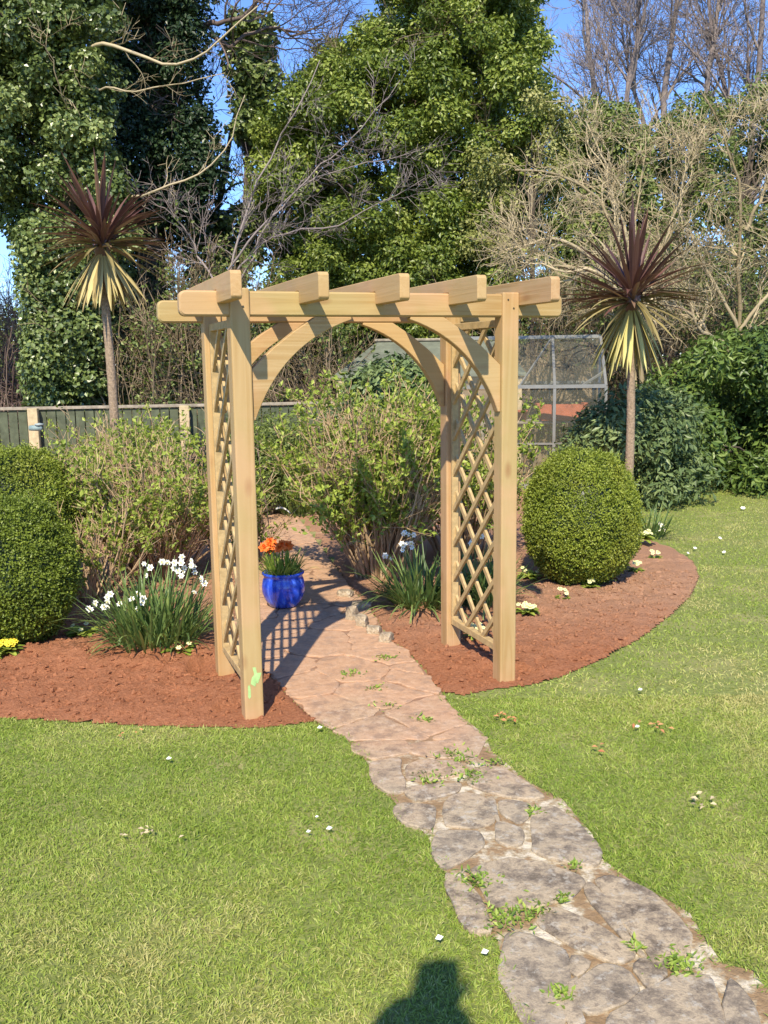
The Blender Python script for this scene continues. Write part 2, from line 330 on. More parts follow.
PATH_R = [(800, 1060), (775, 1000), (752, 972), (722, 965), (700, 932), (690, 915), (662, 898), (628, 880), (602, 860), (592, 835), (562, 800), (530, 784), (492, 752), (484, 735), (455, 712), (440, 692), (425, 672), (405, 650), (388, 640), (378, 622), (366, 605), (352, 590)]
PATH_L = [(300, 520), (288, 492), (262, 490), (258, 540), (255, 600), (225, 628), (235, 650), (262, 668), (285, 692), (300, 708), (322, 726), (345, 738), (366, 762), (378, 784), (402, 812), (428, 838), (438, 862), (455, 892), (480, 928), (498, 942), (505, 985), (532, 1030), (560, 1075)]
PATH = G(PATH_R) + G([(330, 560)]) + G(PATH_L)
RB = G([(500, 690), (530, 687), (560, 679), (600, 663), (640, 641), (672, 617), (692, 598), (701, 578), (695, 563), (676, 549), (655, 541), (640, 520), (632, 505)]) + [(2.6, 11.6), (-6, 11.6), (-6, 4.6)] + G([(-60, 716), (0, 720), (80, 724), (150, 728), (200, 729), (262, 730), (312, 724)]) 
BED = RB + G([(322, 726), (345, 732), (400, 690), (435, 693), (465, 697)])
AY = R(20.4); _o = gz(255, 720)
POSTS = [(_o[0] + u_ * math.cos(AY) - v_ * math.sin(AY), _o[1] + u_ * math.sin(AY) + v_ * math.cos(AY)) for u_, v_ in ((0, 0.04), (1.318, 0.04), (0, 0.70), (1.318, 0.70))]
def bed_h(P):
    d = d_poly(P, BED); dp = d_poly(P, PATH); inp = in_poly(P, PATH)
    P3 = np.c_[P, np.zeros(len(P))]
    h = 0.036 * np.clip(d / 0.22, 0, 1) ** 0.6 * (0.5 + 0.9 * fbm(P3 * 2.2, 3, 3)) - 0.012 + (fbm(P3 * 11, 4, 5) - 0.5) * 0.045 + (fbm(P3 * 38, 3, 8) - 0.5) * 0.022
    front = np.clip((P[:, 0] * -0.1 + 5.6 - P[:, 1]) / 1.0, 0, 1)
    h += 0.05 * np.exp(-((P[:, 0] + 1.6) / 0.9) ** 2 - ((P[:, 1] - 5.05) / 0.28) ** 2) * (0.5 + fbm(P3 * 9, 3, 11))
    h = h * np.clip(dp / 0.16, 0.0, 1) + 0.0
    for q_ in POSTS: h = np.where(np.hypot(P[:, 0] - q_[0], P[:, 1] - q_[1]) < 0.2, np.minimum(h, -0.004 + (fbm(P3 * 30, 2, 4) - 0.5) * 0.012), h)
    h = np.where(inp, -0.05, np.maximum(h, -0.004) + 0.010)
    return h

# turf sheet
m, nt, b = newmat('turf'); v = coords(nt)
n1 = noise(nt, 2.2, 5, 0.6, v); n2 = noise(nt, 40, 4, 0.7, v)
c = mix(nt, ramp(nt, n2, [(0, 0, 0), (1, 1, 1)], [0.35, 0.65]), (0.13, 0.16, 0.035), (0.24, 0.27, 0.07)); c = mix(nt, ramp(nt, n1, [(0, 0, 0), (1, 1, 1)], [0.5, 0.7]), c, (0.30, 0.28, 0.11))
nt.links.new(c, b.inputs['Base Color']); b.inputs['Roughness'].default_value = 0.95; bump(nt, b, n2, 0.8, 0.01); TURF = m
mb = MB(); s = 400; mb.add([(-s, -s, 0), (s, -s, 0), (s, s, 0), (-s, s, 0)], [[0, 1, 2, 3]]); tag(mb.build('ground', TURF), kind='structure')

m, nt, b = newmat('red_soil'); v = coords(nt)
n1 = noise(nt, 3.0, 4, 0.6, v); n2 = noise(nt, 55, 6, 0.75, v); n3 = noise(nt, 160, 3, 0.7, v)
c = mix(nt, ramp(nt, n2, [(0, 0, 0), (1, 1, 1)], [0.3, 0.7]), (0.32, 0.12, 0.055), (0.56, 0.245, 0.125))
sx = nt.nodes.new('ShaderNodeSeparateXYZ'); nt.links.new(v, sx.inputs[0])
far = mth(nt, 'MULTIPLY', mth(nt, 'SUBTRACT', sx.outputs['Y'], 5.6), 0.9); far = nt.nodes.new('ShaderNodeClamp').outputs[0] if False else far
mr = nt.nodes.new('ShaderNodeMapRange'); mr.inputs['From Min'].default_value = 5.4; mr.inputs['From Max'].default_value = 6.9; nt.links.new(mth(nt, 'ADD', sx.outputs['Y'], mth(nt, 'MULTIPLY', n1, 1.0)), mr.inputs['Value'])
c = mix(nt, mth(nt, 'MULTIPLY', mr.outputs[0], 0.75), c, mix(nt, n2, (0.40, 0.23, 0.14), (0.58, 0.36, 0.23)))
nt.links.new(c, b.inputs['Base Color']); b.inputs['Roughness'].default_value = 0.95; b.inputs['Specular IOR Level'].default_value = 0.15
bump(nt, b, mth(nt, 'ADD', n2, mth(nt, 'MULTIPLY', n3, 0.5)), 1.0, 0.02); SOIL = m
bed_keep = lambda P: in_poly(P, BED)
fine_keep = lambda P: in_poly(P, BED) & (P[:, 1] < 7.6)
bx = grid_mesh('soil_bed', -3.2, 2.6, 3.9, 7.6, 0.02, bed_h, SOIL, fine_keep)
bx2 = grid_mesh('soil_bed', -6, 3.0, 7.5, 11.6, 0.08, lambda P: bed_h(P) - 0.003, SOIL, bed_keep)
# loose clods: bumps standing on the bed, part of the soil surface
def clods(n, keep, s0, s1, name, kind='stuff'):
    bm = bmesh.new(); bmesh.ops.create_icosphere(bm, subdivisions=1, radius=1); V0 = np.array([v.co[:] for v in bm.verts]); F0 = np.array([[v.index for v in f.verts] for f in bm.faces]); bm.free()
    P = np.c_[rng.uniform(-3, 2.5, n * 4), rng.uniform(4.0, 7.0, n * 4)]; P = P[keep(P)][:n]; h = bed_h(P); n = len(P)
    s = s0 + (s1 - s0) * rng.random(n) ** 4; q = V0[None] * s[:, None, None] * rng.uniform(0.7, 1.3, (n, 1, 3)) * (1 + 0.35 * rng.normal(size=(n, len(V0), 1)))
    q[:, :, 2] *= 0.7; q += np.c_[P, h + s * 0.15][:, None]
    mb = MB(); F = (F0[None] + np.arange(n)[:, None, None] * len(V0)).reshape(-1, 3); mb.add(q, F); return mb.build(name, SOIL)
k2 = lambda P: in_poly(P, BED) & ~in_poly(P, PATH) & (d_poly(P, BED) > 0.02)
tag(clods(15000, k2, 0.0025, 0.017, 'soil_clods'), kind='stuff')

# crazy paving path
m, nt, b = newmat('path_joint'); v = coords(nt)
n1 = noise(nt, 9, 5, 0.7, v); n2 = noise(nt, 60, 4, 0.7, v)
c = ramp(nt, n1, [(0.20, 0.13, 0.06), (0.32, 0.21, 0.11), (0.42, 0.34, 0.22), (0.66, 0.58, 0.44)], [0.3, 0.48, 0.54, 0.62])
sx = nt.nodes.new('ShaderNodeSeparateXYZ'); nt.links.new(v, sx.inputs[0]); mr = nt.nodes.new('ShaderNodeMapRange'); mr.inputs['From Min'].default_value = 3.5; mr.inputs['From Max'].default_value = 4.4; nt.links.new(sx.outputs['Y'], mr.inputs['Value'])
c = mix(nt, mth(nt, 'MULTIPLY', mr.outputs[0], 0.85), c, (0.30, 0.165, 0.10)); nt.links.new(c, b.inputs['Base Color']); b.inputs['Roughness'].default_value = 0.95; bump(nt, b, n2, 0.9, 0.01); JOINT = m
m, nt, b = newmat('path_stone'); v = coords(nt)
n1 = noise(nt, 11, 8, 0.78, v, 0.15); n2 = noise(nt, 26, 6, 0.75, v); n3 = noise(nt, 2.0, 3, 0.6, v)
c = ramp(nt, n1, [(0.13, 0.10, 0.07), (0.26, 0.205, 0.145), (0.38, 0.30, 0.20), (0.52, 0.41, 0.27), (0.22, 0.17, 0.12)], [0.38, 0.46, 0.51, 0.57, 0.65]); c = mix(nt, mth(nt, 'MULTIPLY', attr(nt), 0.3), c, (0.32, 0.28, 0.22))
lich = ramp(nt, n2, [(0, 0, 0), (1, 1, 1)], [0.54, 0.62]); c = mix(nt, mth(nt, 'MULTIPLY', lich, 0.6), c, (0.50, 0.46, 0.38))
sx = nt.nodes.new('ShaderNodeSeparateXYZ'); nt.links.new(v, sx.inputs[0]); mr = nt.nodes.new('ShaderNodeMapRange'); mr.inputs['From Min'].default_value = 3.3; mr.inputs['From Max'].default_value = 4.35
nt.links.new(mth(nt, 'ADD', sx.outputs['Y'], mth(nt, 'MULTIPLY', mth(nt, 'SUBTRACT', n3, 0.5), 1.6)), mr.inputs['Value'])
pink = mix(nt, mth(nt, 'MULTIPLY', ramp(nt, n1, [(1, 1, 1), (0, 0, 0)], [0.40, 0.50]), 0.55), ramp(nt, n2, [(0.46, 0.25, 0.14), (0.62, 0.39, 0.245)], [0.3, 0.7]), (0.34, 0.235, 0.17)); c = mix(nt, mth(nt, 'MULTIPLY', mr.outputs[0], 0.85), c, pink)
nt.links.new(c, b.inputs['Base Color']); b.inputs['Roughness'].default_value = 0.85; b.inputs['Specular IOR Level'].default_value = 0.25; bump(nt, b, mth(nt, 'ADD', n1, mth(nt, 'MULTIPLY', n2, 0.5)), 0.8, 0.012); STONE = m

def C4(pts): return [tuple(gz(340 + x / 1.794, 740 + y / 1.794)[:2]) for x, y in pts]
STONES = [C4(s) for s in [
 [(25, 10), (112, 5), (122, 25), (60, 38), (28, 25)], [(55, 47), (105, 38), (116, 95), (88, 96), (60, 78)], [(122, 50), (150, 40), (213, 44), (222, 64), (150, 77), (124, 74)],
 [(122, 90), (213, 82), (203, 100), (140, 112), (124, 102)], [(240, 56), (290, 55), (340, 85), (364, 105), (330, 110), (270, 98), (234, 84)], [(105, 120), (168, 124), (165, 165), (120, 155), (100, 135)],
 [(195, 106), (230, 99), (264, 113), (276, 150), (240, 161), (192, 157), (190, 125)], [(287, 113), (339, 119), (336, 140), (320, 153), (292, 135)], [(285, 152), (320, 162), (326, 188), (302, 193), (280, 180)],
 [(345, 137), (385, 125), (425, 150), (466, 205), (450, 230), (400, 222), (347, 205)], [(172, 170), (245, 168), (260, 190), (230, 213), (190, 235), (172, 205)],
 [(240, 236), (300, 216), (400, 236), (438, 262), (400, 289), (340, 304), (282, 304), (257, 270)], [(190, 247), (235, 267), (262, 320), (268, 347), (240, 347), (215, 320), (193, 275)],
 [(462, 262), (492, 252), (560, 280), (627, 350), (622, 388), (570, 402), (522, 350), (490, 300)], [(444, 280), (458, 268), (485, 303), (516, 354), (548, 392), (520, 372), (478, 330)],
 [(357, 335), (380, 306), (440, 326), (518, 376), (523, 394), (482, 404), (422, 376)], [(300, 354), (340, 357), (403, 386), (408, 440), (403, 510), (350, 535), (318, 490), (288, 425)],
 [(430, 437), (470, 411), (520, 426), (533, 454), (500, 478), (452, 499), (432, 480)], [(540, 402), (573, 407), (583, 430), (550, 449), (532, 420)], [(475, 512), (540, 467), (600, 432), (658, 434), (690, 522), (640, 570), (520, 560)],
 [(697, 442), (735, 480), (748, 530), (705, 545), (690, 480)], [(415, 396), (452, 406), (425, 430), (414, 420)], [(360, 545), (405, 525), (460, 520), (500, 565), (450, 600), (380, 590)], [(408, 450), (425, 440), (428, 480), (440, 505), (410, 512)],
 [(124, 12), (225, 0), (262, -2), (240, 36), (182, 34), (130, 26)], [(278, 110), (284, 140), (282, 150), (268, 114)]]]
STONES = [s for s in STONES if True]
def clip_convex(subj, clip):
    out = list(subj); n = len(clip)
    for i in range(n):
        a, b_ = clip[i], clip[(i + 1) % n]; inp = out; out = []
        if not inp: break
        f = lambda p: (b_[0] - a[0]) * (p[1] - a[1]) - (b_[1] - a[1]) * (p[0] - a[0])
        for j in range(len(inp)):
            p, q = inp[j - 1], inp[j]; fp, fq = f(p), f(q)
            if fq >= 0:
                if fp < 0: t = fp / (fp - fq); out.append((p[0] + t * (q[0] - p[0]), p[1] + t * (q[1] - p[1])))
                out.append(q)
            elif fp >= 0: t = fp / (fp - fq); out.append((p[0] + t * (q[0] - p[0]), p[1] + t * (q[1] - p[1])))
    return out
def voronoi(seeds, R_=0.8):
    cells = []
    for i, s in enumerate(seeds):
        c = [(s[0] - R_, s[1] - R_), (s[0] + R_, s[1] - R_), (s[0] + R_, s[1] + R_), (s[0] - R_, s[1] + R_)]
        for j, t in enumerate(seeds):
            if j == i or np.hypot(*(t - s)) > 2 * R_: continue
            m_ = (s + t) / 2; d = t - s; keep = []
            f = lambda p: -((p[0] - m_[0]) * d[0] + (p[1] - m_[1]) * d[1])
            for k in range(len(c)):
                p, q = c[k - 1], c[k]; fp, fq = f(p), f(q)
                if fq >= 0:
                    if fp < 0: u = fp / (fp - fq); keep.append((p[0] + u * (q[0] - p[0]), p[1] + u * (q[1] - p[1])))
                    keep.append(q)
                elif fp >= 0: u = fp / (fp - fq); keep.append((p[0] + u * (q[0] - p[0]), p[1] + u * (q[1] - p[1])))
            c = keep
            if len(c) < 3: break
        cells.append(c)
    return cells
gs = np.random.default_rng(11); PA = np.array(PATH); seeds = []
yA = gz(400, 752)[1]
while len(seeds) < 46:
    q = np.array([gs.uniform(PA[:, 0].min(), PA[:, 0].max()), gs.uniform(yA - 0.05, 11.2)])
    if not in_poly(q[None], PATH)[0]: continue
    if seeds and min(np.hypot(*(q - s)) for s in seeds) < (0.30 if q[1] < 7 else 0.36):
        if gs.random() > 0.02: continue
    seeds.append(q)
for i, c in enumerate(voronoi(seeds)):
    if len(c) < 3: continue
    A = 0.5 * sum(c[k - 1][0] * c[k][1] - c[k][0] * c[k - 1][1] for k in range(len(c)))
    if A < 0: c = c[::-1]
    pc = clip_convex(PATH, c); 
    if len(pc) < 3: continue
    cen = np.mean(pc, 0)
    yc = gz(400, 742)[1]; pc = clip_convex(pc, [(-9, yc), (9, yc), (9, 30), (-9, 30)])
    if len(pc) < 3: continue
    STONES.append(pc)
mbs = MB()
def stone(poly, idx):
    P = np.array(poly); A = 0.5 * np.sum(P[:, 0] * np.roll(P[:, 1], -1) - np.roll(P[:, 0], -1) * P[:, 1])
    if A < 0: P = P[::-1]; A = -A
    if A < 0.0015: return
    Q = []
    for i in range(len(P)):
        a, b_ = P[i], P[(i + 1) % len(P)]; n = max(1, int(np.hypot(*(b_ - a)) / 0.022))
        for k in range(n): Q.append(a + (b_ - a) * k / n)
    Q = np.array(Q); n = len(Q)
    for _ in range(2 if A > 0.01 else 1): Q = 0.6 * Q + 0.2 * (np.roll(Q, 1, 0) + np.roll(Q, -1, 0))
    Q += (np.c_[vnoise(np.c_[Q * 18, np.full(n, idx * 3.1)]), vnoise(np.c_[Q * 18, np.full(n, idx * 3.1 + 50)])] - 0.5) * (0.016 if idx < 26 else 0.045)
    cen = Q.mean(0); gap = -0.014 if idx < 26 else 0.004
    ir = math.sqrt(A / math.pi); rings = []
    top = (0.012 if idx < 26 else 0.010) + gs.uniform(0, 0.003); tilt = gs.normal(size=2) * 0.006
    for f, z in ((1 - gap / ir, -0.02), (1 - gap / ir, top - 0.003), (1 - (gap + 0.006) / ir, top), (0.7, top + 0.001), (0.35, top + 0.001)):
        q = cen + (Q - cen) * f; zz = z + ((q - cen) @ tilt if z > 0 else 0) + (0 if z < 0.003 else (fbm(np.c_[q * 9, np.zeros(n)], 3, 21) - 0.5) * 0.005)
        rings.append(np.c_[q, np.broadcast_to(zz, n)])
    V = np.concatenate(rings + [np.array([[cen[0], cen[1], top + 0.001]])]); F = []
    for r_ in range(len(rings) - 1):
        for k in range(n): F.append((r_ * n + k, r_ * n + (k + 1) % n, (r_ + 1) * n + (k + 1) % n, (r_ + 1) * n + k))
    rr = np.full(len(V), gs.random()); base = mbs.n
    mbs.add(V, F, rr, 0); L0 = (len(rings) - 1) * n
    mbs.F.append((np.array([(L0 + k, L0 + (k + 1) % n, len(V) - 1) for k in range(n)]) + base, 0))
for i, s_ in enumerate(STONES): stone(s_, i)
jb = bmesh.new()
pth = mbs.build('path', [STONE, JOINT]); tag(pth, kind='structure')
bm = bmesh.new(); vs_ = [bm.verts.new((x, y, 0.005)) for x, y in PATH]; bm.faces.new(vs_); bmesh.ops.triangulate(bm, faces=bm.faces[:])
jo = bm_obj('path_bed', bm, JOINT); tag(jo, kind='structure')

# ------------------------------------------------------------------ lawn grass
def lawn():
    mb = MB(); 
    def patch(n, y0, y1, pw, L, W):
        y = y0 + (y1 - y0) * rng.random(n) ** pw; hw = 0.47 * y + 0.5; x = rng.uniform(-1, 1, n) * hw
        P = np.c_[x, y]
        dp = d_poly(P, PATH); db = d_poly(P, BED); lip = rng.random(n) ** 2 * 0.035; ok = (~in_poly(P, PATH) | (dp < lip * 0.8)) & (~in_poly(P, BED) | ((db < lip) & (P[:, 1] < 8)))
        # ragged creeping edges
        P = P[ok]; n = len(P); P3 = np.c_[P, np.zeros(n)]
        f = fbm(P3 * 1.6, 4, 31); f2 = fbm(P3 * 9, 3, 37); edge = np.exp(-d_poly(P, BED) / 0.05)
        keep = rng.random(n) < np.clip(0.62 + 0.9 * (f2 - 0.42) + 0.3, 0.25, 1); P, f, f2, P3 = P[keep], f[keep], f2[keep], P3[keep]; n = len(P)
        clump = (np.c_[vnoise(P3 * 30, 3), vnoise(P3 * 30, 4), np.full(n, 0.5)] - 0.5) * 1.6
        D = nz(np.c_[rng.normal(size=(n, 2)) * 0.6, np.abs(rng.normal(size=n)) * 0.5 + 0.6] + clump * 0.8)
        l = L * rng.uniform(0.55, 1.25, n) * (0.6 + 0.9 * f2); wd = W * rng.uniform(0.7, 1.3, n)
        rnd = np.clip(0.25 + 0.16 * np.clip((P[:, 1] - 3.2) / 1.2, 0, 1) + 0.05 + (f - 0.45) * 1.1 + 1.0 * np.clip(fbm(P3 * 3.3 + 5, 3, 91) - 0.56, 0, 1) + (f2 - 0.5) * 0.35 + rng.normal(size=n) * 0.16 + (P[:, 1] > 3.6) * 0.0 + 0.16, 0, 1)
        dry = rng.random(n) < 0.025; rnd[dry] = rng.uniform(0.85, 1, dry.sum())
        strips(mb, P3, D, l, wd, 0.9, rnd, M=4, fold=0.1, tipw=0.12, basew=0.8, side=nz(np.cross(D, rv(n))))
    patch(270000, 1.7, 4.4, 1.0, 0.019, 0.0025)
    patch(190000, 4.0, 11.4, 0.9, 0.019, 0.0045)
    return mb.build('lawn_grass', L_GRASS)
tag(lawn(), 'short mown green grass covering the lawn', None, kind='stuff')

# ------------------------------------------------------------------ garden arch
O = gz(255, 720); AY = R(20.4)
arch = thing('garden_arch', 'new pale timber pergola arch with lattice sides standing over the stone path', 'garden arch', (O[0], O[1], 0), AY)
PWD = 0.088; H = 1.955; SX = 1.318; RY = 0.66
for px_, py_, zz in ((0, 0, H + 0.004), (SX, 0, H), (0, RY, H), (SX, RY, H)):
    bm = box_bm(px_ - PWD / 2, px_ + PWD / 2, py_, py_ + PWD, -0.15, zz, 0.006, 2); bm_obj('post', bm, WZ, arch)
GM = flat('green_paint', (0.38, 0.58, 0.22), 0.7, 0.2, 40)
bm = bmesh.new(); gp = [bm.verts.new((0.012 + (0.020 + 0.012 * math.sin(k * 2.1)) * math.cos(k * 0.5236), -0.0012, 0.205 + (0.042 + 0.018 * math.cos(k * 1.7)) * math.sin(k * 0.5236))) for k in range(12)]; bm.faces.new(gp)
gp = [bm.verts.new((-0.022 + (0.007 + 0.003 * math.sin(k * 3)) * math.cos(k * 0.785), -0.0012, 0.14 + 0.035 * math.sin(k * 0.785))) for k in range(8)]; bm.faces.new(gp); bm_obj('paint_mark', bm, GM, arch)
SC = flat('screw_head', (0.10, 0.09, 0.07), 0.5, 0.1, metal=0.6)
for sx_ in (0, SX):
    for dx, dz in ((-0.016, -0.035), (0.014, -0.075)):
        bm = bmesh.new(); bmesh.ops.create_cone(bm, segments=10, radius1=0.0045, radius2=0.004, depth=0.003, cap_ends=True); bmesh.ops.transform(bm, matrix=Matrix.Translation((sx_ + dx, -0.0018, H + dz)) @ Matrix.Rotation(R(90), 4, 'X'), verts=bm.verts); bm_obj('screw', bm, SC, arch)
def rrect(x0, x1, z0, z1, r, n=5):
    out = []
    for (cx_, cz_, a0) in ((x1 - r, z1 - r, 0), (x0 + r, z1 - r, 90), (x0 + r, z0 + r, 180), (x1 - r, z0 + r, 270)):
        for k in range(n + 1): a = R(a0 + 90 * k / n); out.append((cx_ + r * math.cos(a), cz_ + r * math.sin(a)))
    return out
for y0, x0, x1, dz in ((0.012, -0.257, 1.61, -0.008), (RY + 0.02, -0.262, 1.60, -0.010)):
    bm_obj('beam', prism_bm(rrect(x0, x1, H - 0.108 + dz, H + dz, 0.028), y0, y0 + 0.06, 'y', 0.008), WX, arch)
for i, x in enumerate((-0.075, 0.29, 0.65, 1.015, 1.385)):
    zb, zt = H - 0.062, H + 0.052; y0, y1 = -0.30, RY + 0.36
    # notched underside over both beams
    b1, b2 = 0.010, 0.074; c1, c2 = RY + 0.018, RY + 0.082; zn = H - 0.006
    prof = [(y0, zb + 0.012), (y0 + 0.012, zb), (b1, zb), (b1, zn), (b2, zn), (b2, zb), (c1, zb), (c1, zn), (c2, zn), (c2, zb), (y1 - 0.012, zb), (y1, zb + 0.012), (y1, zt - 0.012), (y1 - 0.012, zt), (y0 + 0.012, zt), (y0, zt - 0.012)]
    xw = 0.046
    bm_obj('rafter', prism_bm(prof, x - xw / 2, x + xw / 2, 'x', 0.003), WY, arch)
def brace(xp, sgn, y0, y1, nm='brace'):
    zt = H - 0.1175; outer = [(0.0, 1.61), (0.10, 1.70), (0.20, 1.775), (0.30, zt)]; n = 16; inner = []
    for k in range(n + 1):
        u = 1 - k / n; inner.append(((1 - u) ** 2 * 0.012 + 2 * u * (1 - u) * 0.135 + u * u * 0.47, (1 - u) ** 2 * 1.385 + 2 * u * (1 - u) * 1.72 + u * u * (zt - 0.012)))
    poly = outer + [(0.47, zt)] + inner + [(0.0, 1.385)]
    poly = [(xp + sgn * u, v_) for u, v_ in poly]
    bm_obj(nm, prism_bm(poly, y0, y1, 'y', 0.003), WX, arch)
for yb in (0.016, RY + 0.024):
    brace(PWD / 2 + 0.001, 1, yb, yb + 0.05); brace(SX - PWD / 2 - 0.001, -1, yb, yb + 0.05)
# lattice panels
def trellis(x, nm):
    y0, y1 = PWD + 0.002, RY - 0.002; z0, z1 = 0.13, H - 0.125; t = thing_child(nm)
    return t
def thing_child(nm):
    o = bpy.data.objects.new(nm, None); COL.objects.link(o); o.parent = arch; return o
def slat_bm(p, q, w_, x0, x1):
    p = Vector(p); q = Vector(q); d = (q - p).normalized(); n = Vector((-d.y, d.x)) * w_ / 2
    return prism_bm([tuple(p + n), tuple(q + n), tuple(q - n), tuple(p - n)], x0, x1, 'x')
for x in (0.0, SX):
    y0, y1 = PWD + 0.001, RY - 0.001; z0, z1 = 0.14, H - 0.125; xx = x - 0.016
    fr = [box_bm(x - 0.019, x + 0.019, y0, y0 + 0.022, z0, z1, 0.002, 1), box_bm(x - 0.019, x + 0.019, y1 - 0.022, y1, z0, z1, 0.002, 1),
          box_bm(x - 0.019, x + 0.019, y0 + 0.023, y1 - 0.023, z0, z0 + 0.036, 0.002, 1), box_bm(x - 0.019, x + 0.019, y0 + 0.023, y1 - 0.023, z1 - 0.036, z1, 0.002, 1)]
    fo = bm_obj('trellis_frame', join_bm(fr), WL, arch)
    a0, a1 = y0 + 0.012, y1 - 0.012; c0, c1 = z0 + 0.02, z1 - 0.02; step = 0.20; sl_ = []
    m_ = 1.0
    for layer, sg in ((0, 1), (1, -1)):
        k = -12
        while k < 24:
            zc = c0 + k * step + (0.04 if layer else 0.0); k += 1
            # line z = zc + sg*m*(y-a0)
            pts = []
            ya, yb_ = a0, a1; za, zb_ = zc + (0 if sg > 0 else m_ * (a1 - a0)), zc + (m_ * (a1 - a0) if sg > 0 else 0)
            def cl(ya, za, yb_, zb_):
                if za > zb_: ya, za, yb_, zb_ = yb_, zb_, ya, za
                if zb_ <= c0 or za >= c1: return None
                if za < c0: ya = ya + (yb_ - ya) * (c0 - za) / (zb_ - za); za = c0
                if zb_ > c1: yb_ = ya + (yb_ - ya) * (c1 - za) / (zb_ - za); zb_ = c1
                return (ya, za), (yb_, zb_)
            r_ = cl(ya, za, yb_, zb_)
            if r_ and (Vector(r_[0]) - Vector(r_[1])).length > 0.04:
                sl_.append(slat_bm(r_[0], r_[1], 0.024, x - 0.0145 if layer else x + 0.0005, x - 0.0005 if layer else x + 0.0145))
    la = bm_obj('lattice', join_bm(sl_), WL, fo)

# ------------------------------------------------------------------ plants
def box_ball(cx_, cy_, r, h, label, seed, mat=L_BOX, n=78000, zc=None):
    g = np.random.default_rng(seed); t = thing('box_ball', label, 'topiary shrub', (cx_, cy_, 0), 0, 'clipped box balls')
    def rad(o): return 1 + 0.10 * (fbm(o * 2.2 + seed * 7, 3, seed) - 0.5) * 2 + 0.05 * (fbm(o * 9 + 3, 2, seed + 5) - 0.5) * 2
    def pt(o, f):
        z = o[:, 2]; c_ = np.sqrt(np.maximum(1 - z * z, 0)); p_ = np.where(z > 0, 0.74, 0.60); sc = rad(o) * f
        zz = z * sc; ww = c_ ** p_ * sc; ph_ = np.arctan2(o[:, 1], o[:, 0]); zc_ = h * 0.46
        foot = np.where(zz < -0.3, 1 - 0.22 * ((-0.3 - zz) / 0.7) ** 1.3, 1.0)
        return np.c_[np.cos(ph_) * ww * r * foot, np.sin(ph_) * ww * r * foot, np.maximum(zc_ + zz * np.where(zz > 0, h - zc_, zc_), 0.015)]
    o = rv(n)
    f = 1 - 0.10 * rng.random(n) ** 0.7 + 0.02 * rng.normal(size=n)
    P = pt(o, f); N = nz(o + rv(n) * 0.9 + np.array([0, 0, 0.3])); D = nz(o * 0.25 + rv(n) * 0.9 + np.array([0, 0, 0.45]))
    mb = MB(); rnd = np.clip(0.5 + (fbm(P * 9, 3, seed) - 0.5) * 0.9 + rng.normal(size=n) * 0.14 + (f - 0.95) * 1.5, 0, 1)
    leaves(mb, P, D, N, rng.uniform(0.012, 0.022, n), rng.uniform(0.008, 0.013, n), rnd, 0.2); k_ = 260; oo = rv(k_); oo[:, 2] = np.abs(oo[:, 2]); q0 = pt(oo, 0.97); PP, RR = grow(q0, nz(oo + rv(k_) * 0.5 + [0, 0, 0.5]), rng.uniform(0.03, 0.075, k_), 0.0015, 0.001, 4, 0.1, 0.1); QQ = np.repeat(PP.reshape(-1, 3), 2, 0); leaves(mb, QQ, rv(len(QQ)), rv(len(QQ)), 0.016, 0.01, rng.uniform(0.5, 1, len(QQ)), 0.2); mb.build('foliage', mat, t)
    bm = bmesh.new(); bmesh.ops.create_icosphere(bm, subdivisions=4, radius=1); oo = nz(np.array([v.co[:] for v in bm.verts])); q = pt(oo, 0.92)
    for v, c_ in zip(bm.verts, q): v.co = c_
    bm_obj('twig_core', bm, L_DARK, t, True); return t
bR = aty(582, 500, 6.72); box_ball(bR[0], 6.72, 0.42, 0.975, 'rounded clipped box ball with a yellowish patch, right of the arch', 1)
bL = aty(74, 560, 5.38); box_ball(bL[0] - 0.42, 5.38, 0.42, 0.895, 'large clipped box ball at the left edge, nearer of the two left of the arch', 2, L_BOXD)
b3 = aty(80, 500, 6.5); box_ball(b3[0] - 0.49, 6.5, 0.50, 1.10, 'clipped box ball behind the nearer one at the left edge', 3, L_BOX)

